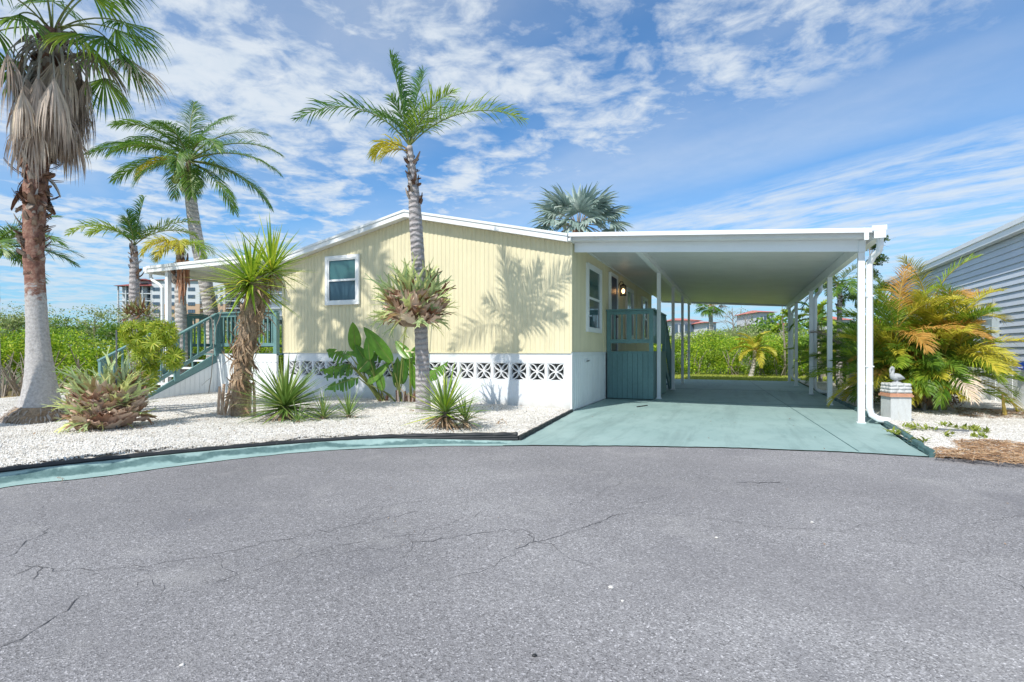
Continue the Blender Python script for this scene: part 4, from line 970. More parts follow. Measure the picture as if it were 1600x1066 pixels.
def trunk_mesh(pts, rads, rings=60, n=14, rough=.05, ringamp=.02):
    P = smooth_path([tuple(p)+(r,) for p, r in zip(pts, rads)], 2)
    # resample evenly
    ds = [0]
    for a, b in zip(P, P[1:]): ds.append(ds[-1]+math.dist(a[:3], b[:3]))
    out = []; k = 0
    for i in range(rings+1):
        s = ds[-1]*i/rings
        while k < len(P)-2 and ds[k+1] < s: k += 1
        f = (s-ds[k])/max(1e-6, ds[k+1]-ds[k]); out.append([P[k][q]+(P[k+1][q]-P[k][q])*f for q in range(4)])
    mb = MB(); mb.tube([p[:3] for p in out], [p[3]*(1+ringamp*(1 if i % 3 == 0 else -.3)) for i, p in enumerate(out)], n, wob=lambda i, j: 1+rough*math.sin(j*2.1+i*.37)*.4+rnd.uniform(-rough, rough)*.5)
    return mb, out
def on_path(out, t):
    i = min(len(out)-2, int(t*(len(out)-1))); return V(out[i][:3]), out[i][3]
# small leaf-base scale, shared
def boot_mesh(L=.16, W=.05, curl=.5, th=.008):
    mb = MB(); q = []; s = []; w = []
    for i in range(5):
        t = i/4; q.append(V((L*t, 0, L*curl*t*t))); s.append(V((0,1,0))); w.append(W*(.5-.1*t-.12*t*t)*(1.1 if i < 4 else .6))
    mb.strip(q, s, w, fold=.35); mb.strip([p-V((0,0,th)) for p in q][::-1], s, w[::-1], fold=-.2); return mb.mesh('leaf_base', M['boot'])
BOOT = [boot_mesh(.13,.06,.3), boot_mesh(.18,.045,.75), boot_mesh(.10,.075,.1)]
def boots(parent, out, t0, t1, n, s=1., name='leaf_base', down=.2):
    for i in range(n):
        t = t0+(t1-t0)*(i+rnd.random())/n; c, r = on_path(out, t); a = U(0, 2*PI); d = V((math.cos(a), math.sin(a), 0))
        x = (d*U(.35,1.1)+V((0,0,U(.2,1.1)-down))).normalized()
        inst(name, BOOT[rnd.randrange(3)], parent, mtx(c+d*r*.85, x, up=-d+V((0,0,.3)), s=s*U(.7,1.3), roll=U(-.4,.4)))

# ---- the queen palm in front of the gable
qp = thing('queen_palm', (-1.97,-2.05,.1), 'tall queen palm with an upright spear frond standing before the yellow gable', 'palm tree')
cr = at(640,228,8.62)
mb, out = trunk_mesh([(-1.97,-2.05,-.02),(-1.97,-2.06,.2),tuple(at(659,540,9.05)),tuple(at(655,440,8.93)),tuple(at(650,350,8.8)),tuple(at(645,280,8.7)),tuple(cr)], [.15,.125,.108,.106,.108,.080,.042], 80, 16, .03, .025)
mb.build('trunk', M['trunk_grey'], qp, True)
boots(qp, out, .80, .985, 46, .75)
def fr(parent, o, m, pm, *a, name='frond', **k):
    mb = MB(); pinnate(mb, o, *a, **k); return mb.build(name, [M[m], M[pm]], parent)
G = dict(n=58, ll=.40, lw=.0085, plum=.30, droop=.55, rr=.013)
fr(qp, cr, 'frond_queen', 'petiole', 170, 80, 1.48, 6, n=66, ll=.46, lw=.0085, plum=.22, droop=1.1, vee=.5, start=.25)
fr(qp, cr, 'frond_queen', 'petiole', 40, 84, 1.28, 12, n=54, ll=.42, lw=.0085, plum=.25, droop=1.1, vee=.5, start=.3)
fr(qp, cr, 'frond_queen', 'petiole', 178, 55, 2.05, 88, **G)
fr(qp, cr, 'frond_lime', 'petiole', 2, 48, 2.0, 74, **{**G, 'n': 74})
fr(qp, cr, 'frond_queen', 'petiole', 20, 62, 1.2, 50, **{**G, 'll': .36})
fr(qp, cr, 'frond_lime', 'petiole', 325, 62, 1.15, 62, **G)
fr(qp, cr, 'frond_queen', 'petiole', 150, 66, .95, 50, **{**G, 'll': .34})
fr(qp, cr, 'frond_queen', 'petiole', 75, 70, 1.2, 40, **G)
fr(qp, cr, 'frond_queen', 'petiole', 240, 74, .75, 40, **{**G, 'n': 36, 'll': .3})
fr(qp, cr-V((0,0,.08)), 'frond_yellow', 'petiole_y', 186, 42, .62, 110, n=34, ll=.38, lw=.010, plum=.2, droop=1.2, start=.2)
fr(qp, cr-V((0,0,.1)), 'frond_yellow', 'petiole_y', 200, 20, .5, 80, n=22, ll=.32, lw=.008, plum=.2, droop=1.3, start=.2)

# ---- the smaller queen palm at the steps
q2b = V((-7.08,-3.42,.1)); q2 = thing('queen_palm', q2b, 'small queen palm beside the porch steps with a bromeliad cluster on its trunk', 'palm tree')
c2 = at(210,384,q2b.dot(DPv)-cam.location.dot(DPv))
mb, out2 = trunk_mesh([q2b-V((0,0,.1)),q2b+V((0,0,.8)),c2-V((0,0,1.4)),c2-V((0,0,.5)),c2], [.12,.10,.092,.08,.045], 60, 14, .03, .03)
mb.build('trunk', M['trunk_grey'], q2, True); boots(q2, out2, .80, .98, 26, .7)
H = dict(n=46, ll=.27, lw=.008, plum=.3, droop=.6, rr=.010)
fr(q2, c2, 'frond_queen', 'petiole', 30, 84, .90, 8, **{**H, 'vee': .5, 'droop': .9})
fr(q2, c2, 'frond_queen', 'petiole', 150, 76, .72, 20, **{**H, 'vee': .5, 'droop': .9})
fr(q2, c2, 'frond_lime', 'petiole', 183, 52, 1.28, 92, **H); fr(q2, c2, 'frond_lime', 'petiole', 200, 60, .8, 100, **H)
fr(q2, c2, 'frond_lime', 'petiole', 2, 46, 1.25, 55, **H); fr(q2, c2, 'frond_lime', 'petiole_y', 20, 50, 1.1, 80, **H)
fr(q2, c2, 'frond_queen', 'petiole', 90, 60, .9, 60, **H); fr(q2, c2, 'frond_queen', 'petiole', 290, 66, .6, 50, **H)
# ---- yellow crowned queen palm behind the porch roof
q3b = at(285,600,13.6); q3b.z = -.05; c3 = at(281,392,13.6)
q3 = thing('queen_palm', q3b, 'queen palm with a yellow drooping crown right behind the porch roof edge', 'palm tree')
mb, out3 = trunk_mesh([q3b-V((0,0,.1)),q3b.lerp(c3,.5),c3-V((0,0,.5)),c3], [.16,.13,.12,.07], 50, 14, .03, .03); mb.build('trunk', M['trunk_pale'], q3, True); boots(q3, out3, .78, .98, 30, 1.4)
for az, el, L, bend, m in [(200,50,1.0,130,'frond_yellow'),(230,55,.9,130,'frond_yellow'),(180,30,.7,110,'frond_yellow'),(300,55,.9,140,'frond_yellow'),(340,50,1.0,140,'frond_lime'),(60,60,1.,120,'frond_lime'),(120,55,1.,120,'frond_lime'),(260,35,.8,110,'frond_yellow')]: fr(q3, c3, m, 'petiole_y', az, el, L, bend, n=40, ll=.38, lw=.010, plum=.25, droop=1.1, rr=.014)
for dx_, l_ in ((.12,1.25),(.2,.9),(.05,.8)):
    mb = MB(); a_ = c3+RTv*dx_-V((0,0,.25))-DPv*.1
    for k in range(9): b_ = a_+V((U(-.07,.07),U(-.07,.07),0)); mb.strip([b_, b_-V((U(-.03,.03),0,l_*.5)), b_-V((U(-.06,.06),0,l_*U(.7,1)))],[RTv]*3,[.02,.025,.004])
    mb.build('dead_frond', M['frond_rust'], q3)

# ---- Washingtonia, left
wb = V((-7.09,-4.9,.06)); wd = (wb-cam.location).dot(DPv)
wp = thing('fan_palm', wb, 'tall fan palm with a hanging skirt of dead thatch and a pale swollen trunk', 'palm tree')
wc = at(82,48,wd)
mb, outw = trunk_mesh([wb-V((0,0,.1)),wb+V((0,0,.12)),at(64,615,wd),at(61,560,wd),at(57,490,wd),at(54,420,wd),at(52,360,wd)], [.36,.31,.225,.160,.132,.124,.120], 60, 20, .03, .012)
mb.build('trunk', M['wash'], wp, True)
mb, outw2 = trunk_mesh([at(54,430,wd),at(52,380,wd),at(54,330,wd),at(58,250,wd),at(70,150,wd),wc], [.124,.130,.145,.145,.15,.14], 50, 16, .10, .04)
mb.build('upper_trunk', M['wash'], wp, True)
mb = MB(); mb.tube([wb+V((0,0,-.12+.045*k)) for k in range(9)],[.50,.49,.48,.455,.43,.40,.37,.335,.29],30, wob=lambda i,j: 1+rnd.uniform(-.07,.07)+.05*math.sin(j*.9+i)); mb.build('root_mass', M['root'], wp)
mb = MB()
for k in range(230):
    a_ = U(0,2*PI); d_ = V((math.cos(a_),math.sin(a_),0)); z_ = U(.02,.26); r_ = .50-.75*z_; p_ = wb+d_*(r_-.03)+V((0,0,z_)); mb.tube([p_, p_+d_*U(.03,.07)-V((0,0,U(.01,.04))), p_+d_*U(.06,.12)-V((U(-.03,.03),U(-.03,.03),U(.06,.16)))],[.011,.009,.004],4,cap=False)
mb.build('rootlets', M['boot'], wp)['kind'] = 'stuff'
boots(wp, outw2, .06, .45, 110, .95); boots(wp, outw2, .25, .7, 90, 1.25, down=.9)
boots(wp, outw2, .70, .98, 60, 1.5, down=-.2)
for i in range(26):
    az = U(0,360); mb = MB(); o = wc+dirv(az,0)*.1-V((0,0,U(.1,.5))); d = dirv(az,0); mb.strip([o, o+d*.22+V((0,0,.10)), o+d*.36-V((0,0,.08)), o+d*.42-V((0,0,U(.35,.7)))],[d.cross(UPv)]*4,[.035,.026,.02,.012],fold=.3,nrm=[UPv]*4); mb.build('petiole', M['petiole_d'], wp)
for i in range(96):   # dead skirt
    t = rnd.random(); az = U(0,360); z = wc.z-.15-.78*t; o = V((wc.x, wc.y, z))+dirv(az,0)*.12-RTv*.12*t
    big = az < 60 or az > 300
    mb = MB(); fan(mb, o, az, U(-45,-5)-20*t, U(.35,.62) if rnd.random() < .75 else U(.6,.95), U(.62,.92), n=22, spread=U(40,78), bend=U(40,75), fold=.9, tip=1.1, dr=.9, rr=.015, pm=.6)
    mb.build('dead_frond', [M['frond_dead'], M['petiole_d']], wp)
for az, el, pet, rf, bend, m in [(5,38,1.05,.85,55,'frond_fan'),(350,18,.95,.85,60,'frond_fan'),(20,8,1.0,.8,50,'frond_fan'),(330,0,.8,.7,40,'frond_lime'),(0,-12,.75,.75,35,'frond_dead'),(178,40,1.0,.8,60,'frond_fan'),(190,12,.9,.8,50,'frond_fan'),
        (160,-6,.8,.75,40,'frond_fan'),(60,55,.95,.8,50,'frond_fan'),(100,40,.95,.8,55,'frond_fan'),(250,45,.8,.8,60,'frond_fan'),(300,62,.8,.8,50,'frond_fan'),(130,70,.9,.8,30,'frond_fan'),(40,75,.9,.85,25,'frond_fan'),
        (210,70,.9,.85,30,'frond_fan'),(335,50,1.0,.85,60,'frond_lime'),(225,10,.8,.75,50,'frond_fan'),(280,15,.7,.7,60,'frond_fan'),(80,5,.9,.8,50,'frond_fan'),(15,-5,1.05,.8,25,'frond_dead'),(120,10,.9,.8,60,'frond_fan'),(345,60,1.1,.9,45,'frond_fan')]:
    mb = MB(); fan(mb, wc+dirv(az,0)*.06, az, el, pet, rf, n=34, spread=92, bend=bend, fold=.5, tip=.55, rr=.017, pm=.85); mb.build('frond', [M[m], M['petiole' if m != 'frond_dead' else 'petiole_d']], wp)

# ---- tall palm standing beyond the left edge of the view: its crown shades the left of the gable
tb = V((-7.35,-6.75,.0)); tcn = V((-7.3,-6.75,10.15))
tp = thing('fan_palm', tb, 'very tall fan palm beyond the left edge, its crown shading the gable', 'palm tree')
mb, o_ = trunk_mesh([tb-V((0,0,.1)), tb+V((0,0,1)), tb+V((.05,0,5)), tcn], [.30,.19,.15,.14], 60, 14, .05); mb.build('trunk', M['trunk_pale'], tp, True)
for i in range(34):
    az = i*137.5; el = 80-125*i/34; mb = MB(); fan(mb, tcn+V((0,0,-.3-.8*i/34))+dirv(az,0)*.1, az, el, 1.0 if i < 24 else .6, .95, n=22, spread=88, bend=45, fold=.5, tip=.6, rr=.018, pm=.9)
    mb.build('frond' if i < 22 else 'dead_frond', [M['frond_fan' if i < 22 else 'frond_dead'], M['petiole']], tp)

# ---- coconut palm behind the porch
cb = V((-11.4,1.6,-.05)); cc = at(294,252,15.6)
cop = thing('coconut_palm', cb, 'leaning coconut palm with green coconuts rising behind the side porch roof', 'palm tree')
mb, outc = trunk_mesh([cb-V((0,0,.1)),at(338,540,15.9),at(327,470,15.8),at(312,400,15.7),at(300,330,15.6),cc-V((0,0,.25))], [.28,.22,.19,.175,.165,.12], 60, 14, .025, .02)
mb.build('trunk', M['trunk_pale'], cop, True); boots(cop, outc, .9, 1., 14, 2.)
for az, el, L, bend in [(180,28,3.0,52),(165,48,2.7,75),(182,8,2.2,50),(195,62,2.2,80),(150,68,2.3,60),(110,80,2.2,25),(60,74,2.3,45),(25,60,2.5,70),(8,40,2.7,70),(355,20,2.9,62),(0,-4,2.8,55),(340,-22,2.4,45),(320,38,2.2,90),(220,30,2.0,80),(270,62,1.6,85),(290,20,1.8,95),(95,40,2.6,70),(130,20,2.6,70),(50,15,2.6,70),(235,-10,1.7,55),(305,-30,1.7,40)]:
    fr(cop, cc, 'frond', 'petiole', az, el, L, bend, n=72, ll=.66, lw=.0105, plum=.10, droop=1.0, vee=.12, rr=.030, start=.16)
fr(cop, cc, 'frond_yellow', 'petiole_y', 200, 10, 1.5, 80, n=50, ll=.5, lw=.011, plum=.1, droop=1.1, rr=.025)
for i in range(11):
    a = U(0,360); p = cc+dirv(a,0)*U(.18,.42)+V((0,0,-U(.35,.75))); mb = MB(); mb.tube([p-V((0,0,.14)),p-V((0,0,.11)),p-V((0,0,.03)),p+V((0,0,.06)),p+V((0,0,.13))],[.02,.085,.115,.09,.02],9); mb.build('coconut', M['coco'], cop, True)
# ---- palm at the far left
lb = at(-16,600,12.6); lb.z = -.05; lc = at(-10,388,12.6)
lp = thing('coconut_palm', lb, 'palm at the far left whose fronds show behind the pale fan palm trunk', 'palm tree')
mb, o_ = trunk_mesh([lb,at(-14,500,12.6),lc], [.2,.15,.10], 40, 12); mb.build('trunk', M['trunk_pale'], lp, True)
for az, el, L, bend in [(0,38,1.7,75),(10,12,1.75,50),(350,-8,1.4,50),(180,30,1.8,60),(90,50,1.6,60),(60,30,1.8,60),(270,40,1.4,80),(320,20,1.5,70),(30,65,1.5,60),(140,50,1.5,60),(345,50,1.6,100),(8,-20,1.2,35)]:
    fr(lp, lc, 'frond', 'petiole', az, el, L, bend, n=54, ll=.5, lw=.010, plum=.1, droop=.5, vee=.15, rr=.02)

# ---- Bismarck palm behind the house
bb_ = V((-3.2,12.2,-.05)); bc = at(903,352,22.6)
bp = thing('bismarck_palm', bb_, 'silvery blue Bismarck palm showing above the carport roof behind the house', 'palm tree')
mb, o_ = trunk_mesh([bb_,bb_+V((0,0,3)),bc-V((0,0,.2))], [.3,.25,.24], 40, 12, .08); mb.build('trunk', M['trunk_brown'], bp, True)
for az, el, pet, rf, bend, dead in [(90,80,.75,1.25,5,0),(350,78,.7,1.2,10,0),(180,76,.75,1.25,12,0),(178,48,1.0,1.15,25,0),(200,28,1.1,1.1,35,0),(5,45,1.0,1.15,25,0),(2,30,1.35,1.0,10,0),(350,8,1.1,1.1,35,0),(170,6,1.2,1.1,40,0),(270,58,.6,1.15,30,0),(300,35,.7,1.1,45,0),(240,30,.7,1.1,45,0),
        (120,40,1,1.1,30,0),(60,40,1,1.1,30,0),(270,0,.6,1.0,60,1),(250,-15,.6,1.,60,1),(330,-5,1.0,1.,60,1),(200,-10,1.1,.9,60,1),(345,-25,.9,.9,50,1),(0,-5,1.5,.8,50,1),(180,-15,1.4,.8,45,1),(90,0,1.2,1.,50,0),(300,-10,.7,1.,60,1),(290,75,.6,1.2,15,0),(220,62,.9,1.2,20,0),(325,60,.9,1.15,20,0),(185,62,1.0,1.2,20,0),(0,62,.95,1.2,20,0),(190,15,1.3,1.,35,0),(350,20,1.3,1.,30,0),(260,20,.7,1.1,50,0),(280,-30,.5,1.,40,1),(195,-30,.9,.9,40,1)]:
    mb = MB(); fan(mb, bc+dirv(az,0)*.1, az, el, pet, rf, n=26, spread=98 if not dead else 70, bend=bend, fold=.6, tip=.18 if not dead else 1.0, dr=.0 if not dead else .7, rr=.03, pm=1.7)
    mb.build('dead_frond' if dead else 'frond', [M['frond_silverdead' if dead else 'frond_silver'], M['petiole_d']], bp)

# ---- areca palms on the right
def areca(base, ns, nf, L, mats, label, spread=.45, hgt=1.3, seed=1, cat='palm', lw=.0082, aim=None, zmin=.15):
    r_ = random.Random(seed); t = thing('areca_palm', base, label, cat)
    stems = []
    for i in range(ns):
        a = r_.uniform(0, 2*PI); rr_ = spread*math.sqrt(r_.random()); p = V(base)+V((math.cos(a)*rr_, math.sin(a)*rr_, -.02)); h = hgt*r_.uniform(.35,1.15)
        top = p+V((math.cos(a)*rr_*.5, math.sin(a)*rr_*.5, h)); mb = MB(); mb.tube([p,p.lerp(top,.5)+V((0,0,.02)),top],[.034,.028,.022],7); mb.build('stem', M['petiole'] if i % 3 else M['petiole_d'], t); stems.append(top)
    for i in range(nf):
        s_ = stems[i % ns]; az = r_.uniform(0,360); k = i/nf; el = r_.uniform(5,86); z = s_.z-r_.random()*.35*s_.z
        u = r_.random(); hh = (z+L*math.sin(R(el))*.7-base[2])/(hgt+L*.8)
        m, pm = mats(hh, u, az)
        mb = MB(); pinnate(mb, V((s_.x, s_.y, max(z, zmin+.1))), az, el, L*r_.uniform(.7,1.1), r_.uniform(35,90), n=42, ll=.38, lw=lw, droop=.7, plum=.16, vee=.34, start=.26, rr=.012, azb=r_.uniform(-15,15))
        mb.build('frond', [M[m], M[pm]], t)
    return t
def mat_front(h, u, az):
    if h > .62: return ('frond_orange','petiole_y') if u < .14 else ('frond_yellow','petiole_y') if u < .60 else ('frond_lime','petiole_y') if u < .92 else ('areca','petiole')
    if h > .38: return ('frond_yellow','petiole_y') if u < .34 else ('frond_orange','petiole_y') if u < .37 else ('frond_rust','petiole_d') if u < .33 else ('frond_lime','petiole') if u < .68 else ('areca','petiole')
    return ('frond_yellow','petiole_y') if u < .42 else ('frond_lime','petiole') if u < .72 else ('frond_dead','petiole_d') if u < .80 else ('areca','petiole')
arb = (6.08,2.7,.04)
ar = areca(arb, 22, 250, 1.28, mat_front, 'big bushy areca palm with yellow orange and green fronds behind the pelican pedestal', .46, 1.5, 4)
def arf(px, py, d, az, el, L, bend, m, pm='petiole_y', **k): fr(ar, at(px,py,d), m, pm, az, el, L, bend, n=46, ll=.38, lw=.0072, droop=.7, plum=.16, vee=.32, start=.15, rr=.014, **k)
arf(1440,540,10.9,170,68,1.5,60,'frond_yellow'); arf(1460,520,10.8,30,74,1.4,70,'frond_lime'); arf(1450,500,10.8,185,58,1.2,60,'frond_yellow'); arf(1465,500,10.8,8,50,1.4,55,'frond_orange')
arf(1470,510,10.5,320,20,.9,100,'frond_rust','petiole_d'); arf(1460,490,10.7,270,60,.9,90,'frond_orange'); arf(1470,560,10.4,0,30,1.3,70,'areca'); arf(1480,560,10.6,10,40,1.4,85,'frond_yellow')
arf(1440,610,10.2,250,55,1.1,85,'frond_yellow'); arf(1455,600,10.1,300,50,1.2,80,'frond_yellow'); arf(1430,600,10.2,200,50,1.0,80,'frond_lime'); arf(1455,590,10.2,340,55,1.3,85,'frond_yellow'); arf(1445,610,10.2,225,65,1.0,80,'frond_lime')
arf(1450,480,10.7,200,75,1.2,50,'frond_yellow'); arf(1460,470,10.7,330,78,1.1,60,'frond_lime'); arf(1440,620,10.0,275,40,.9,80,'frond_yellow'); arf(1475,620,10.0,310,35,.9,80,'frond_lime')
mb = MB()
pts_ = shell((6.08,2.7,.25),(.75,.6,.28),2400,.2,1.); setp(link('dead_leaf_litter', quads_mesh('dead_leaf_litter', leaf_cards(pts_,.16,.02,0.), 2400, M['deadleaf'], off=arb), ar), kind='stuff')
mat_dark = lambda h, u, az: ('frond' if u < .35 else 'areca','petiole') if u < .72 else ('frond_lime','petiole') if u < .93 else ('frond_dead','petiole_d')
areca((6.15,6.1,.04), 12, 62, 1.75, mat_dark, 'dark green bushy palm behind the second carport post', .5, 1.3, 9)
areca((6.9,8.6,.04), 9, 46, 1.9, lambda h,u,az: ('frond_lime','petiole') if u < .5 else ('frond','petiole') if u < .85 else ('frond_yellow','petiole_y'), 'brighter green palm clump between the rear carport posts and the grey house', .5, 1.2, 12)
areca((6.0,11.2,.0), 7, 32, 1.5, lambda h,u,az: ('frond_lime','petiole') if u < .6 else ('frond','petiole'), 'light green palm by the rearmost right carport post', .35, .9, 15)
# spiky palm with a bare trunk between the posts
db = V((5.75,8.9,.03)); dt = at(1312,445,16.5)
dp = thing('cabbage_palm', db, 'rough trunked palm with grey green fronds between the carport posts on the right', 'palm tree')
mb, o_ = trunk_mesh([db,db.lerp(dt,.5),dt], [.10,.075,.06], 40, 10, .1); mb.build('trunk', M['trunk_grey'], dp, True); boots(dp, o_, .7, 1., 14, .8)
for i in range(15): fr(dp, dt, 'frond' if i % 3 else 'shrubgrey', 'petiole', i*24+U(-8,8), U(-5,65), U(1.1,1.5), U(60,95), n=40, ll=.36, lw=.012, plum=.12, droop=.6, rr=.012)
# fallen frond and leaf litter near the neighbour
ff = thing('fallen_frond', at(1570,668,9.3), 'dried yellow palm frond leaning upright in the gravel near the grey house', 'palm frond')
mb = MB(); mb.tube([V((ff.location.x,ff.location.y,.03)),at(1570,650,9.3),at(1566,615,9.3)],[.03,.035,.012],6,mi=1)
pinnate(mb, at(1566,622,9.3), 350, -28, .42, 20, n=12, ll=.24, lw=.014, droop=.05, plum=.02, vee=.1, start=.02, rr=.012); mb.build('frond', [M['frond_yellow'], M['petiole_y']], ff)

# ------------------------------------------------------------------ rosettes
def sword(L, W, droop, m, curve=0.):
    mb = MB(); n = 6; q = []; s = []; w = []; N_ = []
    for i in range(n+1):
        t = i/n; q.append(V((L*t*(1-.15*droop*t), 0, -L*droop*t*t*.5))); s.append(V((0,1,0))); w.append(W*(.55+.9*t-1.45*t*t if t < .5 else .6375*(1-t)/.5+.01)*.9+.0008); N_.append(V((0,0,1)))
    mb.strip(q, s, w, fold=.35, nrm=N_); return mb.mesh('leaf', m)
def rosette(parent, c, n, meshes, emin, emax, smin=.8, smax=1.1, azr=(0,360), r0=.03, name='leaf', pw=1., tilt=None, seed=0):
    r_ = random.Random(seed)
    for i in range(n):
        k = (i+.5)/n; az = azr[0]+(azr[1]-azr[0])*((i*.381966*1.0) % 1.0) if azr != (0,360) else i*137.508
        el = emax-(emax-emin)*k**pw+r_.uniform(-5,5); d = dirv(az+r_.uniform(-6,6), max(-85,min(89,el)))
        if tilt: d = (d+tilt).normalized()
        inst(name, meshes[r_.randrange(len(meshes))], parent, mtx(V(c)+d*r0-V((0,0,.06*k)), d, s=r_.uniform(smin,smax), roll=r_.uniform(-.3,.3)))
YM = [sword(.98,.034,.12,M['yucca']), sword(.92,.032,.35,M['yucca']), sword(1.02,.034,.05,M['yucca'])]
AM = [sword(.66,.022,.10,M['agave']), sword(.60,.026,.30,M['agave']), sword(.70,.028,.02,M['agave'])]
DM = [sword(.50,.016,.9,M['deadleaf']), sword(.38,.018,1.3,M['deadleaf']), sword(.6,.014,.5,M['deadleaf'])]
yb = V((-4.57,-3.42,.08)); yd = (yb-cam.location).dot(DPv)
yt = thing('yucca_tree', yb, 'shaggy trunked yucca tree with two sword leaved heads before the porch railing', 'yucca')
mb, outy = trunk_mesh([yb-V((0,0,.1)),at(374,610,yd),at(382,560,yd),at(390,510,yd),at(402,460,yd),at(402,432,yd)], [.13,.12,.13,.15,.165,.10], 50, 14, .12, .04)
mb.build('trunk', M['root'], yt, True)
# dead leaf thatch down the trunk: small curled pieces
SH = [sword(.24,.026,1.2,M['deadleaf']), sword(.18,.030,.8,M['deadleaf']), sword(.32,.020,1.6,M['deadleaf'])]
for i in range(290):
    t = .12+.86*rnd.random(); c, r = on_path(outy, t); a = U(0, 2*PI); d = V((math.cos(a), math.sin(a), 0)); x = (d*U(.3,1)+V((0,0,U(-1.3,.5)))).normalized()
    inst('dead_leaf', SH[rnd.randrange(3)], yt, mtx(c+d*r*.9, x, up=d+V((0,0,.2)), s=U(.6,1.25), roll=U(-1,1)))
h1 = at(392,440,yd-.05); h2 = at(424,420,yd+.1)
rosette(yt, h1, 160, YM, -45, 78, .6,.98, seed=1, pw=.85, tilt=V((-.12,0,.12)))
rosette(yt, h2, 90, YM, -25, 84, .55,.92, seed=2, pw=.9, tilt=V((.15,.05,.15)))
YD = [sword(.95,.030,.85,M['frond_yellow']), sword(.85,.028,1.15,M['yucca']), sword(.8,.026,1.3,M['deadleaf']), sword(.9,.03,.7,M['yucca'])]
for i in range(54): inst('leaf', YD[i%4], yt, mtx((h1 if i%3 else h2)-V((0,0,.05)), dirv(U(0,360),U(-25,42)), s=U(.6,.95), roll=U(-.5,.5)))
for i in range(60):
    az = U(0,360); inst('dead_leaf', DM[rnd.randrange(3)], yt, mtx((h1 if i%2 else h2)+V((0,0,-.1)), dirv(az,U(-80,-15)), s=U(.5,1.), roll=U(-.6,.6)))
# leaning cut logs at the foot of the tree
lg = thing('log_pile', at(352,650,yd), 'bundle of cut bare logs standing against the foot of the shaggy yucca trunk', 'log pile')
for i, (x0, y0, x1, y1, dd, r) in enumerate([(341,652,343,612,.05,.020),(346,653,350,608,.0,.024),(352,654,344,620,-.08,.017),(357,655,373,590,-.05,.030),(363,655,364,602,.05,.028),(372,656,366,598,.03,.024),(378,656,380,592,-.02,.026),(385,656,385,600,.0,.026),(390,655,392,606,.06,.024),(350,655,361,603,.12,.026),(398,654,396,605,.1,.022)]):
    a = at(x0,y0,yd+dd); a.z = .07; b = at(x1,y1-8,yd+dd+.05); mb = MB(); mb.tube([a,a.lerp(b,.5)+V((U(-.01,.01),0,0)),b],[r*1.1,r,r*.9],8, wob=lambda i,j: 1+U(-.08,.08)); mb.build('log', M['log'], lg)
def rosplant(name, base, label, n, s, emin=-8, emax=86, dead=26, cat='yucca', ms=None, h=.1, seed=0):
    t = thing(name, base, label, cat); c = V(base)+V((0,0,h))
    mb = MB(); mb.tube([V(base)-V((0,0,.05)),V(base)+V((0,0,h*.6)),c],[.07*s,.06*s,.03*s],8); mb.build('stem', M['root'], t)
    rosette(t, c, n, ms or AM, emin, emax, s*.75, s*1.1, seed=seed, pw=.75)
    for i in range(dead): inst('dead_leaf', DM[rnd.randrange(3)], t, mtx(c-V((0,0,h*.4)), dirv(U(0,360),U(-30,12)), s=s*U(.6,1.1), roll=U(-.8,.8)))
    return t
rosplant('spiky_yucca', (-3.62,-3.42,.10), 'large round spiky yucca in the white gravel beside the shaggy trunk', 170, 1.22, -12, 72, 34, h=.22, seed=3)
rosplant('spiky_yucca', (-.87,-3.28,.09), 'small light green yucca with a dry brown base near the black edging corner', 90, 1.02, -5, 84, 90, ms=[sword(.68,.024,.08,M['yucca']),sword(.62,.022,.25,M['agave'])], h=.24, seed=4)
rosplant('spiky_yucca', (-.62,-3.15,.09), 'little yucca offshoot touching the right side of the dry based yucca', 34, .66, 0, 80, 14, h=.12, seed=14)
rosplant('spiky_yucca', (-2.98,-3.3,.10), 'low dark green yucca offshoot right beside the large spiky yucca', 44, .70, -5, 80, 12, h=.06, seed=5)
rosplant('spiky_yucca', (-2.75,-3.0,.10), 'third small yucca, the one of the offshoots nearest the breeze block wall', 40, .66, -5, 80, 6, h=.06, seed=6)
rosplant('spiky_yucca', (-3.05,-3.75,.10), 'tiny pale yucca offshoot at the front right edge of the large spiky yucca', 26, .55, 0, 75, 3, h=.04, seed=7)

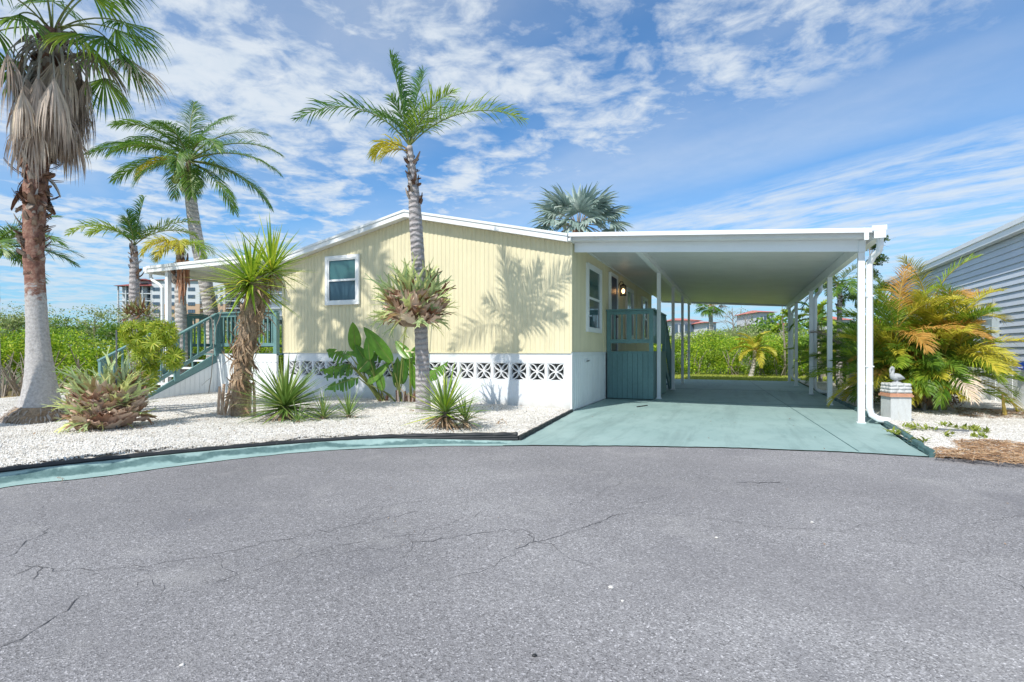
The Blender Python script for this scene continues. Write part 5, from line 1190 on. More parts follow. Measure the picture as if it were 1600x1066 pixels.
# ------------------------------------------------------------------ bird of paradise
def paddle(mb, p0, p1, p2, W, split=0, up=None, n=12):
    """petiole p0..p1, blade p1..p2 with a curved tip"""
    p0, p1, p2 = V(p0), V(p1), V(p2); mid = (p0+p1)/2+V((0,0,.06)); mb.tube([p0,mid,p1],[.018,.013,.010],6,mi=1)
    d = (p2-p1); L = d.length; d.normalize(); tow = (cam.location-p1).normalized(); side = d.cross(up or (tow+V((U(-.5,.5),U(-.3,.3),U(0,.6))))).normalized(); nv = side.cross(d).normalized()
    cols = 4
    for s in (-1, 1):
        rows = []; q = 0
        for i in range(n+1):
            t = i/n; w = W*max(.02, math.sin(PI*min(1, .06+.94*t**.8))**.72)*(1 if t < .98 else .3); c = p1+d*L*t-V((0,0,1))*L*.10*t*t
            row = []
            for j in range(cols+1):
                u = j/cols; row.append(c+side*s*w*u+nv*(.28*w*u-.22*w*u*u)+V((0,0,-.12*w*u*u*(1+split*2))))
            rows.append(row)
        for i in range(n):
            cut = split and rnd.random() < split
            a, b = rows[i], rows[i+1]
            if cut: # a tear: this ribbon hangs away on its own
                hang = V((U(-.02,.02),U(-.02,.02),-U(.02,.07))); b = [p+(hang*(k/cols)) - d*(L/n*.25*(k/cols)) for k, p in enumerate(b)]; a = [p+(hang*(k/cols)) for k, p in enumerate(a)]
            for j in range(cols): mb.add([a[j],a[j+1],b[j+1],b[j]], [(0,1,2,3)])
    mb.tube([p1, p1+d*L*.5-V((0,0,1))*L*.025, p1+d*L*.97-V((0,0,1))*L*.095],[.009,.006,.002],5,mi=1)
bs = thing('bird_of_paradise', (-3.6,-.55,.1), 'clump of paddle leaved bird of paradise plants against the breeze block wall', 'plant')
b1 = V((-3.86,-.55,.05)); b2 = V((-3.38,-.62,.05)); b3 = V((-3.2,-.55,.05)); bd_ = (b2-cam.location).dot(DPv)
def bpx(x, y, dz=0): return at(x, y, bd_+dz)
for base, a, b, W, spl in [(b1,(556,548),(551,498),.13,0),(b2,(612,566),(568,503),.16,0),(b1,(578,562),(574,520),.11,0),(b1,(583,585),(555,532),.15,0),(b2,(575,600),(610,560),.10,0),(b2,(640,452),(637,414),.13,0),(b2,(600,560),(540,545),.10,.1),
        (b1,(545,568),(506,585),.14,.6),(b1,(540,560),(510,542),.12,.6),(b1,(552,575),(500,572),.13,.7),(b1,(560,590),(508,602),.12,.7),(b2,(628,600),(632,548),.11,0),(b2,(620,605),(621,552),.10,0),(b3,(655,612),(641,560),.12,.1),(b3,(640,575),(652,535),.12,.2),
        (b3,(670,590),(700,560),.12,.7),(b1,(548,556),(530,548),.09,.4),(b2,(598,610),(590,570),.09,0),(b3,(640,560),(618,528),.11,.1),(b1,(560,580),(590,545),.12,0)]:
    mb = MB(); paddle(mb, base+V((U(-.08,.08),U(-.05,.05),0)), bpx(*a, U(-.15,.15)), bpx(*b, U(-.1,.25)), W, spl); mb.build('leaf', [M['bop'], M['petiole']], bs)
for bb2 in (b1,b2,b3):
    for i in range(10): 
        mb = MB(); a = U(0,2*PI); p = bb2+V((math.cos(a)*.07,math.sin(a)*.06,-.02)); mb.tube([p,p+V((math.cos(a)*.04,math.sin(a)*.03,U(.16,.34)))],[.028,.016],6); mb.build('leaf_sheath', M['frond_dead'] if i%2 else M['trunk_brown'], bs)
    for i in range(8): inst('dead_leaf', DM[i%3], bs, mtx(bb2+V((0,0,U(.1,.35))), dirv(U(180,360),U(-75,-20)), s=U(.4,.8), roll=U(-1,1)))

# ------------------------------------------------------------------ staghorn ferns
def antler(L, W, m, forks=2, seed=0):
    r_ = random.Random(seed); mb = MB()
    def br(p, d, l, w0, w1, lev, bnd):
        q = []; s = []; w = []; cd = d.copy(); n = 5
        for i in range(n+1):
            t = i/n; q.append(p.copy()); sd = cd.cross(V((0,0,1))); sd = sd.normalized() if sd.length > .01 else V((0,1,0)); s.append(sd); w.append(w0+(w1-w0)*t); cd = (cd+V((0,0,-bnd*.35))).normalized(); p = p+cd*l/n
        mb.strip(q, s, w, fold=.25, nrm=[V((0,0,1))]*(n+1))
        if lev:
            for a in (-.42+r_.uniform(-.1,.1), .42+r_.uniform(-.1,.1)):
                nd_ = (Quaternion(V((0,0,1)), a) @ cd).normalized(); br(q[-1]-cd*l*.04, nd_, l*r_.uniform(.5,.75), w1*.62, w1*.42 if lev > 1 else .004, lev-1, bnd*1.2)
        
    br(V((0,0,0)), V((1,0,.12)).normalized(), L*.55, W*.28, W, forks, .05); return mb.mesh('antler_frond', m)
def shieldm(r, m, seed=0):
    """papery shield frond: a cupped, ruffled, lobed plate growing up from its foot at the origin"""
    r_ = random.Random(seed); mb = MB(); nu, nv_ = 10, 6
    for i in range(nv_+1):
        t = i/nv_
        for j in range(nu+1):
            u = j/nu*2-1; w = r*(.35+.95*math.sin(PI*min(1,.18+.55*t)))*(1+.0*t); lob = (1+.20*math.sin(u*9+seed)*t+r_.uniform(-.06,.06)*t)
            x = w*u; z = r*2.0*t*lob*(1-.28*u*u); y = r*(.55*t*t + .10*math.sin(u*8+seed*2)*t - .45*u*u*(1-.4*t))
            mb.v.append((x, y, z))
    for i in range(nv_):
        for j in range(nu):
            a = i*(nu+1)+j; mb.f.append((a, a+1, a+nu+2, a+nu+1)); mb.m.append(0)
    return mb.mesh('shield_frond', m, True)
ST = [antler(.32,.030,M['stag'],2,1), antler(.28,.036,M['stag'],2,2), antler(.36,.026,M['stag'],2,3), antler(.26,.032,M['bromred'],2,4)]
SD = [shieldm(.115,M['shield'],i) for i in range(4)]
def staghorn(name, c, rx, rz, nsh, nan, label, s=1., down=.0, seed=0, ems=None):
    r_ = random.Random(seed); t = thing(name, c, label, 'fern'); c = V(c)
    mb = MB(); mb.tube([c-V((0,0,rz*.85)),c-V((0,0,rz*.5)),c,c+V((0,0,rz*.5)),c+V((0,0,rz*.8))],[rx*.45,rx*.7,rx*.78,rx*.66,rx*.3],12, wob=lambda i,j: 1+rnd.uniform(-.12,.12)); mb.build('root_ball', M['root'], t)
    for i in range(nsh):
        k = (i+.5)/nsh; z = -.75+1.35*k+r_.uniform(-.1,.1); z = max(-.85,min(.9,z)); a = i*2.39996+r_.uniform(-.2,.2); h = math.sqrt(max(.05,1-z*z))
        d = V((math.cos(a)*h, math.sin(a)*h, z)); p = c+V((d.x*rx*.82, d.y*rx*.82, d.z*rz*.85))
        out_ = V((d.x, d.y, 0)).normalized() if (abs(d.x)+abs(d.y)) > .01 else V((1,0,0)); tz = (UPv*r_.uniform(.45,1.)+out_*r_.uniform(.1,.75)).normalized(); xx = out_.cross(tz).normalized() if out_.cross(tz).length > .05 else V((1,0,0)); yy = tz.cross(xx)
        if yy.dot(out_) < 0: xx = -xx; yy = -yy
        mm = Matrix((xx, yy, tz)).transposed().to_4x4() @ Matrix.Rotation(r_.uniform(-.7,.7),4,'Y') @ Matrix.Diagonal((s*r_.uniform(.7,1.25),s*r_.uniform(.7,1.25),s*r_.uniform(.6,1.2),1)); mm.translation = p-UPv*.06
        inst('shield_frond', SD[i%4], t, mm)
    for i in range(nan):
        a = i*2.39996+r_.uniform(-.3,.3); z = r_.uniform(-.7,.95); h = math.sqrt(1-z*z)
        d = V((math.cos(a)*h, math.sin(a)*h, z)); p = c+V((d.x*rx*.75, d.y*rx*.75, d.z*rz*.8)); dd = (d+V((0,0,r_.uniform(-.1,1.25)-down))).normalized()
        inst('antler_frond', (ems or ST)[i%4], t, mtx(p, dd, s=s*r_.uniform(.6,1.5), roll=r_.uniform(-.9,.9)))
    return t
staghorn('staghorn_fern', (-2.02,-2.24,1.86), .43, .36, 62, 190, 'round staghorn fern with brown shields growing round the palm trunk before the gable', 1.12, seed=2)
staghorn('staghorn_fern', at(166,634,7.35), .385, .36, 110, 150, 'large staghorn fern mound with papery brown shields on the gravel at the far left', .95, seed=5)
BM = [sword(.36,.030,.2,M['bromred']), sword(.32,.032,.5,M['bromred']), sword(.40,.026,.1,M['bromred']), sword(.30,.03,.3,M['stag'])]
br_ = thing('bromeliad', at(212,485,8.25), 'reddish brown bromeliad cluster clasping the small queen palm trunk', 'plant')
for k in range(5):
    rosette(br_, at(200+7*k, 492-6*(k%2), 8.2), 26, BM, -20, 80, .5, .8, seed=30+k)
sa = thing('silvery_plant', at(196,598,7.35), 'upright silvery green strap leaved plant growing out of the staghorn mound', 'plant')
rosette(sa, at(194,598,7.3), 16, [sword(.42,.04,.02,M['bromeliad']), sword(.36,.036,.12,M['bromeliad'])], 45, 88, .7, 1.05, seed=40)
mb = MB(); a = at(182,640,7.25); a.z = .05; mb.tube([a, at(182,560,7.25), at(182,516,7.25)], [.012,.011,.01], 6); setp(mb.build('garden_stake', M['plank']), 'thin dark stake standing in the staghorn mound', 'stake')
# drooping feathery bush on the small palm trunk
def whorl():
    mb = MB()
    for i in range(14):
        a = i*2.4; d = V((math.cos(a)*.9, math.sin(a)*.9, .35+.5*((i*7)%5)/5)).normalized(); q = [V((0,0,0)), d*.055, d*.11+V((0,0,-.02)), d*.155+V((0,0,-.055))]
        w = V((-math.sin(a), math.cos(a), 0)); mb.strip(q, [w]*4, [.003,.007,.006,.0005])
    return mb.mesh('leaf_cluster', M['bush'])
WH = whorl(); fb = thing('feathery_bush', at(228,540,8.0), 'yellow green feathery bush hanging beside the porch steps below the bromeliad', 'bush')
for i in range(190):
    lobe = rnd.choice([((228,528),.28,.28),((248,545),.22,.24),((226,560),.18,.24),((228,590),.13,.24),((210,520),.16,.18),((256,520),.17,.18),((270,560),.10,.16)]); d = V(tuple(RNG.normal(size=3))).normalized()
    p = at(*lobe[0], 8.0)+V((d.x*lobe[1], d.y*lobe[1], d.z*lobe[2]))*U(.5,1.05); inst('leaf_cluster', WH, fb, mtx(p, (d+V((0,0,.1))).normalized().orthogonal(), up=d+V((0,0,U(-.2,.6))), s=U(.7,1.2)))
mb = MB(); o0 = q2b+V((.1,-.1,0))
for k in range(9):
    e = at(U(195,270), U(500,600), 8.0+U(-.15,.15)); mb.tube([o0, o0.lerp(e,.5)+V((0,0,.25)), e], [.014,.010,.005], 5)
mb.build('branch', M['twig'], fb)
# bare sapling before the porch skirt
bsap = thing('bare_sapling', (-8.9,-.55,.08), 'thin bare grey sapling before the corner of the porch skirt', 'sapling')
sd_ = (V((-8.9,-.55,0))-cam.location).dot(DPv)
for pts, r in [([(331,627),(330,590),(334,540),(331,500),(326,484)],.012),([(334,540),(338,510),(345,490),(360,478)],.008),([(331,500),(320,486),(312,476)],.006),([(338,510),(344,496),(348,478),(356,462)],.006),([(330,590),(322,596),(316,602),(305,600),(296,604)],.004)]:
    mb = MB(); mb.tube([at(x,y,sd_) if k or y < 620 else V((-8.9,-.55,.05)) for k,(x,y) in enumerate(pts)], [r*(1-.15*k) for k in range(len(pts))], 5); mb.build('branch', M['twig'], bsap)

# ------------------------------------------------------------------ wild growth behind
def thicket(name, clumps, dens, leaf, m, label, cat, twigs=0, up=.35):
    arr = []
    for (c, r) in clumps: arr.append(shell(c, r, int(dens*(r[0]*r[1]+r[1]*r[2]+r[0]*r[2])), .55, 1.05, -.35))
    p = np.concatenate(arr); p = p[p[:,2] > .0]
    o = link(name, quads_mesh(name, leaf_cards(p, leaf, leaf*.52, up), len(p), m)); setp(o, label, cat, kind='stuff')
    return o
cl = []
# left bank: from the far left round to behind the porch
def bank(path, n, rlo, rhi, zlo, zhi, dep, seed):
    r_ = random.Random(seed); P = densify(path, .3); out = []
    for i in range(n):
        p = P[r_.randrange(len(P))]; r = r_.uniform(rlo, rhi); q = V((p[0],p[1],0))+V((r_.uniform(0,1)*dep[0], r_.uniform(0,1)*dep[1],0)); z = r_.uniform(zlo, zhi)
        out.append(((q.x,q.y,z), (r*1.25,r*1.25,r*.8)))
    return out
left = bank([(-22,-5),(-15.5,-2.4),(-14.2,-1.2),(-13.9,2),(-12.6,5),(-10.5,9)], 150, .45, .95, .2, 1.35, (-3,2.2), 1)
thicket('mangrove_thicket', left, 560, .085, M['mangrove'], 'bright green mangrove thicket behind the fan palm at the left', 'mangroves')
leftb = bank([(-24,-3),(-18,0),(-16.5,3),(-15,8),(-12,13)], 80, .7, 1.2, 1.1, 1.75, (-4,3), 2)
thicket('mangrove_thicket', leftb, 230, .10, M['midleaf'], 'deeper green growth farther back behind the left mangroves', 'mangroves')
grey = bank([(-22,-3),(-17.5,-.6),(-15.8,2),(-14.5,6)], 34, .45, .8, 1.7, 2.35, (-2.5,2), 3)
thicket('shrub_thicket', grey, 120, .075, M['shrubgrey'], 'sparse grey green shrub tops above the left mangroves', 'shrubs')
back = bank([(-14,16.5),(-8,17.8),(0,18.3),(6,18.6),(13,18.2),(20,16)], 210, .5, 1.0, .15, 1.5, (0,3.2), 4)
back += bank([(-10,17.6),(0,18.1),(7,18.4),(13,18)], 70, .4,.6,.1,.3,(0,.6),44)
thicket('mangrove_thicket', back, 420, .10, M['mangrove'], 'sunlit yellow green mangrove hedge at the end of the lawn', 'mangroves')
back2 = bank([(-16,20.5),(0,21.5),(8,22),(20,20)], 110, .8, 1.3, 1.1, 1.65, (0,4), 5)
thicket('shrub_thicket', back2, 220, .10, M['shrubgrey'], 'duller grey green shrubs rising behind the mangrove hedge', 'shrubs')
far = [((x+rnd.uniform(-4,4), 60+rnd.uniform(-8,14), rnd.uniform(.5,2.6)), (rnd.uniform(3,5),3,rnd.uniform(1.6,2.6))) for x in range(-70,60,4)]
thicket('tree_belt', far, 42, .42, M['midleaf'], 'distant belt of low trees beyond the mangroves', 'trees')
def stems(name, pts, n, label):
    mb = MB()
    for i in range(n):
        p = pts[rnd.randrange(len(pts))]; a = V((p[0]+U(-.4,.4),p[1]+U(-.4,.4),-.05)); b = a+V((U(-.6,.6),U(-.6,.6),U(.6,1.4))); c = a.lerp(b,.5)+V((U(-.15,.15),U(-.15,.15),U(-.1,.2))); mb.tube([a,c,b],[.025,.018,.008],4,cap=False)
    setp(mb.build(name, M['twig']), label, 'branches', kind='stuff')
stems('mangrove_roots', densify([(-16,-2.8),(-14.2,-1.4),(-13.9,2),(-12.4,5)],.3), 120, 'tangled grey mangrove stems and roots under the left thicket')
stems('mangrove_roots', densify([(-10,17.2),(0,18.0),(7,18.2),(14,17.8)],.3), 110, 'tangled grey mangrove stems and roots at the foot of the rear hedge')
def tree(name, base, h, label, m, spread, n, leaf, tr=.08, tm='twig', clumps=16, z0=.35, cat='tree', bare=0, seed=0):
    r_ = random.Random(seed); t = thing(name, base, label, cat); b = V(base); mb = MB(); top = b+V((r_.uniform(-.1,.1)*h,r_.uniform(-.1,.1)*h,h*.92))
    P = [b-V((0,0,.1)), b.lerp(top,.35)+V((r_.uniform(-.05,.05)*h,0,0)), b.lerp(top,.7), top]; mb.tube(P,[tr,tr*.8,tr*.5,tr*.15],7); mb.build('trunk', M[tm], t)
    arr = []; lm = MB()
    for i in range(clumps):
        k = z0+(1-z0)*(i+r_.random())/clumps; c0 = b.lerp(top,k*.9); a = r_.uniform(0,2*PI); rr_ = spread*(1.15-k*.75)*r_.uniform(.35,1.); e = c0+V((math.cos(a)*rr_, math.sin(a)*rr_, h*.1*r_.random()))
        lm.tube([c0, c0.lerp(e,.5)+V((0,0,.03*h)), e],[tr*.35,tr*.22,tr*.08],5,cap=False)
        for q in range(3 if not bare else 6):
            f = e+V((r_.gauss(0,.22),r_.gauss(0,.22),r_.gauss(0,.2)))*spread; lm.tube([e.lerp(c0,.3), f],[tr*.12,tr*.04],3,cap=False)
        if not bare or r_.random() < .4: arr.append(shell(tuple(e), (spread*.34,spread*.34,spread*.24), n//clumps, .1, 1.))
    lm.build('limb', M[tm], t)['kind'] = 'stuff'
    if arr:
        p = np.concatenate(arr); setp(link('foliage', quads_mesh('foliage', leaf_cards(p, leaf, leaf*.45, .2), len(p), M[m], off=base), t), kind='stuff')
    return t
tree('pine_tree', (7.75,13.7,-.05), 6.0, 'dark slender pine standing up behind the carport corner', 'darkleaf', .95, 5200, .10, .07, clumps=15, z0=.25, cat='tree', seed=3)
bt = at(1150,548,34); tree('bare_tree', (bt.x,bt.y,-.05), 4.3, 'leafless grey tree in the gap behind the hedge', 'shrubgrey', 1.7, 500, .1, .07, bare=1, clumps=22, seed=4)
bt = at(1172,548,36); tree('bare_tree', (bt.x,bt.y,-.05), 3.9, 'second leafless tree, next to the pink roofed villa', 'shrubgrey', 1.4, 400, .1, .06, bare=1, clumps=18, seed=14)
bt = at(1188,548,36); tree('leafy_tree', (bt.x,bt.y,-.05), 3.3, 'small dark leafy tree just left of the villa with the turret windows', 'midleaf', .9, 1500, .16, .05, clumps=10, seed=6)
bt = at(1226,548,25); tree('leafy_tree', (bt.x,bt.y,-.05), 3.9, 'tall bright green tree seen between the rear carport posts', 'mangrove', .75, 4200, .11, .05, clumps=16, z0=.12, seed=7)
bt = at(1290,548,24); tree('leafy_tree', (bt.x,bt.y,-.05), 3.4, 'loose light green tree behind the third carport post', 'midleaf', 1.2, 3000, .11, .05, clumps=14, seed=8)
bt = at(1030,548,30); tree('leafy_tree', (bt.x,bt.y,-.05), 2.9, 'low leafy tree seen behind the entry porch', 'midleaf', 1.1, 2200, .13, .05, clumps=12, seed=9)
bt = at(148,548,19); tree('leafy_tree', (bt.x,bt.y,-.05), 2.7, 'thin grey green tree top standing above the mangroves left of the apartment block', 'shrubgrey', .8, 900, .09, .04, clumps=12, z0=.5, seed=10)
bt = at(20,548,17); tree('leafy_tree', (bt.x,bt.y,-.05), 2.5, 'rounded grey green tree top at the far left behind the fan palm trunk', 'shrubgrey', 1.1, 2300, .09, .05, clumps=16, z0=.5, seed=11)
# palms beyond the hedge
def small_palm(base, top, label, fans, L, m, tr, seed=0, tm='trunk_pale'):
    t = thing('small_palm', base, label, 'palm tree'); mb, o_ = trunk_mesh([V(base)-V((0,0,.1)), V(base).lerp(V(top),.5)+V((.05,0,0)), V(top)], [tr*1.3,tr,tr*.9], 24, 9); mb.build('trunk', M[tm], t, True)
    for i in range(fans[1]):
        az = i*137.5; el = 75-100*i/fans[1]; mm = m[i % len(m)]
        mb = MB()
        if fans[0] == 'fan': fan(mb, top, az, el, L*.5, L*.6, n=20, spread=95, bend=25, tip=.4, rr=.02)
        else: pinnate(mb, V(top), az, el+15, L, 80, n=28, ll=L*.3, lw=.02, droop=.5, plum=.1, rr=.02)
        mb.build('frond', [M[mm], M['petiole_y']], t)
yp = at(1172,587,24.5); small_palm((yp.x,yp.y,-.03), at(1180,548,24.5), 'short palm with a yellow crown and pale trunk standing on the rear lawn', ('pin',16), 1.15, ['frond_yellow','frond_yellow','frond_lime'], .09)
yp = at(1110,548,40); small_palm((yp.x,yp.y,-.03), at(1110,478,40), 'distant fan palm seen through the carport above the hedge', ('fan',22), 1.3, ['frond_fan','frond_dead','frond_fan'], .16)
yp = at(1282,590,19.5); small_palm((yp.x,yp.y,-.03), at(1276,500,19.5), 'slim young palm with a bare trunk behind the rear right carport post', ('pin',12), 1.0, ['frond_lime','frond_queen'], .06)
# ================================================================== BUILDINGS FAR OFF
def sharedbox(name, w, d, h, m):
    mb = MB(); mb.box(-w/2, w/2, -d/2, d/2, 0, h); return mb.mesh(name, m)
VR = Matrix.Rotation(YAW, 4, 'Z')
def apartments():
    d0 = 220.; k = d0/850
    base = at(300, 548, d0); base.z = 0
    t = thing('apartment_building', base, 'large white and tan apartment block with red roofs far behind the porch', 'building')
    def W(px, dep=0.): return base + RTv*((px-300)*k) + DPv*dep
    Z = lambda y: cam.location.z+(548-y)*k
    def boxpx(name, m, x0, x1, y0, y1, d0_=0., d1_=14., parent=t):
        mb = MB(); a = W(x0,d0_); b = W(x1,d0_); c = W(x1,d1_); e = W(x0,d1_); z0 = Z(y1); z1 = Z(y0)
        mb.hexa([(a.x,a.y,z0),(b.x,b.y,z0),(c.x,c.y,z0),(e.x,e.y,z0),(a.x,a.y,z1),(b.x,b.y,z1),(c.x,c.y,z1),(e.x,e.y,z1)]); return mb.build(name, M[m], parent)
    def hip(x0, x1, ye, yt, o=1.2, dep=14, inset=.35):
        mb = MB(); a = W(x0-o/k*.5,-o); b = W(x1+o/k*.5,-o); c = W(x1+o/k*.5,dep+o); e = W(x0-o/k*.5,dep+o); ze = Z(ye); zt = Z(yt); w = (x1-x0)*inset
        r0 = W(x0+w, dep/2); r1 = W(x1-w, dep/2)
        mb.add([(a.x,a.y,ze),(b.x,b.y,ze),(c.x,c.y,ze),(e.x,e.y,ze),(r0.x,r0.y,zt),(r1.x,r1.y,zt)], [(0,1,5,4),(1,2,5),(2,3,4,5),(3,0,4),(3,2,1,0)]); mb.build('roof', M['apt_red'], t)
    G0 = 560; FL = 11.5
    boxpx('wall', 'apt_white', 184, 237, 447, 520, 2.5); boxpx('wall', 'apt_tan', 184, 237, 520.2, G0, 2.5)
    hip(182, 237, 447, 439); hip(206, 222, 437, 433.5, .6, 8, .3); boxpx('roof_lantern', 'apt_white', 208, 220, 437, 441, 4, 8); hip(232, 254, 438, 433.5, 1, 12, .3); hip(281, 322, 438.5, 434, 1, 12, .3)
    boxpx('wall', 'apt_white', 237.2, 255, 438, 475); boxpx('wall', 'apt_pink', 237.2, 255, 475.2, G0)
    boxpx('wall', 'apt_white', 255.2, 275, 438, 475); boxpx('wall', 'apt_tan', 255.2, 275, 475.2, G0, .0)
    boxpx('wall', 'apt_white', 275.2, 290, 438, G0, 3.0); boxpx('wall', 'apt_white', 290.2, 312, 438, 475); boxpx('wall', 'apt_tan', 290.2, 312, 475.2, G0)
    boxpx('wall', 'apt_white', 312.2, 330, 441, G0, 2.5); boxpx('wall', 'apt_white', 330.2, 352, 438, 475); boxpx('wall', 'apt_tan', 330.2, 352, 475.2, G0)
    boxpx('wall', 'apt_white', 352.2, 375, 445, G0, 3); boxpx('wall', 'apt_white', 375.2, 400, 443, 475); boxpx('wall', 'apt_tan', 375.2, 400, 475.2, G0); boxpx('wall', 'apt_white', 400.2, 440, 447, G0, 2.)
    hip(352, 440, 445, 437)
    rows = [452+FL*i for i in range(9)]
    mw = sharedbox('window', 1.0*k*3.2, .16, k*5.2, M['glass_far']); md = sharedbox('window', 5.2*k, .16, k*8.2, M['glass_dark']); ms = sharedbox('frame', 3.9*k, .10, k*6.0, M['apt_white'])
    for y in rows:
        for x in (240.3,244,247.7, 266.5,270.5, 295.5,299.3,303.1, 334,338,346, 380,386,394):
            p = W(x, -.1); p.z = Z(y+2.6); inst('window', mw, t, VR @ Matrix.Identity(4) if False else Matrix.Translation(p) @ VR)
        for x in (194,203,214,226, 279.5,286, 318,325, 358,368, 408,420,432):
            p = W(x, 2.4); p.z = Z(y+4.2); inst('window', md, t, Matrix.Translation(p) @ VR)
        for x0, x1 in ((184,237),(275.2,290),(312.2,330),(352.2,375),(400.2,440)):
            boxpx('balcony', 'apt_white', x0, x1, y+6.0, y+7.2, .2, 2.6); boxpx('balcony_rail', 'pvc', x0, x1, y+2.6, y+3.0, .2, .35)
    for x in (184,196,209,222,236): boxpx('column', 'apt_white', x-.7, x+.7, 447, G0, .0, .6)
apartments()
def villa(x0, x1, ye, yt, d0, label, wm='apt_white', rm='apt_redlight', rows=((.35,.75),), nw=4, yb=560, dep=9):
    k = d0/850; xc = (x0+x1)/2; base = at(xc, 548, d0); base.z = 0; t = thing('villa', base, label, 'house')
    def W(px, q=0.): return base + RTv*((px-xc)*k) + DPv*q
    Z = lambda y: cam.location.z+(548-y)*k
    mb = MB(); a = W(x0); b = W(x1); c = W(x1,dep); e = W(x0,dep); z0 = 0; z1 = Z(ye)
    mb.hexa([(a.x,a.y,z0),(b.x,b.y,z0),(c.x,c.y,z0),(e.x,e.y,z0),(a.x,a.y,z1),(b.x,b.y,z1),(c.x,c.y,z1),(e.x,e.y,z1)]); mb.build('wall', M[wm], t)
    o = .5; mb = MB(); a = W(x0-o/k,-o); b = W(x1+o/k,-o); c = W(x1+o/k,dep+o); e = W(x0-o/k,dep+o); zt = Z(yt); r0 = W(x0+(x1-x0)*.35,dep/2); r1 = W(x1-(x1-x0)*.35,dep/2)
    mb.add([(a.x,a.y,z1),(b.x,b.y,z1),(c.x,c.y,z1),(e.x,e.y,z1),(r0.x,r0.y,zt),(r1.x,r1.y,zt)], [(0,1,5,4),(1,2,5),(2,3,4,5),(3,0,4),(3,2,1,0)]); mb.build('roof', M[rm], t)
    for i in range(nw):
        for (f0, f1) in rows:
            w = (x1-x0)/nw*k*.62; h = min(1.6, 14*k); p = W(x0+(x1-x0)*(i+.5)/nw, -.06); p.z = z1-.5-h-f0*.3
            if i == 0: wmsh = sharedbox('window', w, .12, h, M['glass_far'])
            inst('window', wmsh, t, Matrix.Translation(p) @ VR)
            if i == 0: frm = sharedbox('frame', w*1.25, .06, h*1.14, M['apt_white'])
villa(1052, 1093, 501, 495, 90, 'white villa with a pale red roof behind the left carport posts', nw=5)
villa(1104, 1119, 504, 500, 84, 'small bluish white villa between the left posts and the bare trees', nw=3)
villa(1187, 1209, 488, 482, 88, 'tall white villa with a pink roof and upper windows seen through the carport', nw=4)
villa(1236, 1252, 508, 502, 92, 'low white villa partly behind the rear right posts', nw=3)
villa(1300, 1330, 500, 492, 110, 'far villa mostly hidden by the palms on the right', nw=4)

# ================================================================== SMALL THINGS
pd = thing('pedestal', (5.22,.42,.05), 'square white flaking pedestal with an orange tile band beside the front carport post', 'pedestal')
PB = V((5.22,.42,.03)); RotP = Matrix.Rotation(R(14), 4, 'Z')
def pbox(name, m, x0,x1,y0,y1,z0,z1, parent=pd, bev=0.):
    mb = MB(); q = []
    for z in (z0,z1):
        for x,y in ((x0,y0),(x1,y0),(x1,y1),(x0,y1)): p = RotP @ V((x,y,0)); q.append((PB.x+p.x, PB.y+p.y, PB.z+z))
    mb.hexa(q); return mb.build(name, M[m], parent)
pbox('shaft', 'pedestal', -.148,.148,-.148,.148,-.05,.40)
pbox('base_tile', 'terracotta', -.175,.175,-.175,.175,-.05,.012)
pbox('tile_band', 'terracotta', -.172,.172,-.172,.172,.402,.432); pbox('tile_band', 'terracotta', -.158,.158,-.158,.158,.434,.456)
for r_i in range(3):   # rounded whitewashed bricks
    z = .46+r_i*.052; hw = .165-.004*r_i
    for side in range(4):
        for j in range(3):
            u = -hw+(2*hw/3)*(j+.5)+(.03 if r_i%2 else 0)*(1 if j < 2 else 0); a = R(90*side)
            c = V((u, -hw+.03, z+.024)); c = Matrix.Rotation(a,4,'Z') @ c; c = RotP @ c; ax = (RotP @ (Matrix.Rotation(a,4,'Z') @ V((1,0,0)))); P0 = PB+c
            mb = MB(); w = hw/3*.93; mb.tube([P0-ax*w, P0-ax*w*.8, P0+ax*w*.8, P0+ax*w],[.014,.026,.026,.014],8); mb.build('brick', M['brickcap'], pd, True)
pbox('cap_core', 'brickcap', -.14,.14,-.14,.14,.457,.612)
pe = thing('pelican_statue', (5.22,.42,.64), 'small weathered white pelican statue facing left on the square pedestal', 'statue')
B0 = V((5.22,.42,.645)); lt = -RTv
def pp(u, z, w=0.): return B0+(lt*u+UPv*z+DPv*w)*.9
mb = MB(); mb.tube([pp(-.135,.075),pp(-.11,.085),pp(-.05,.10),pp(.01,.105),pp(.055,.115),pp(.07,.145),pp(.055,.19),pp(.045,.225),pp(.055,.255),pp(.075,.268),pp(.092,.262)],[.008,.030,.056,.062,.050,.034,.024,.021,.028,.026,.012],10); mb.build('body', M['statue'], pe, True)
mb = MB(); mb.tube([pp(.085,.262),pp(.098,.235),pp(.100,.18),pp(.092,.125)],[.014,.016,.013,.003],6); mb.build('bill', M['statue'], pe, True)
for s in (-1,1):
    mb = MB(); mb.tube([pp(.03,.12,s*.045),pp(-.03,.11,s*.058),pp(-.09,.09,s*.042),pp(-.15,.07,s*.02)],[.018,.034,.024,.004],7); mb.build('wing', M['statue'], pe, True)
    mb = MB(); mb.tube([pp(-.01,.07,s*.025),pp(-.005,.0,s*.025)],[.012,.016],6); mb.build('leg', M['statue'], pe)
mb = MB(); mb.tube([pp(-.01,-.03),pp(-.01,.0),pp(-.01,.02)],[.07,.075,.05],10); mb.build('plinth', M['statue'], pe, True)

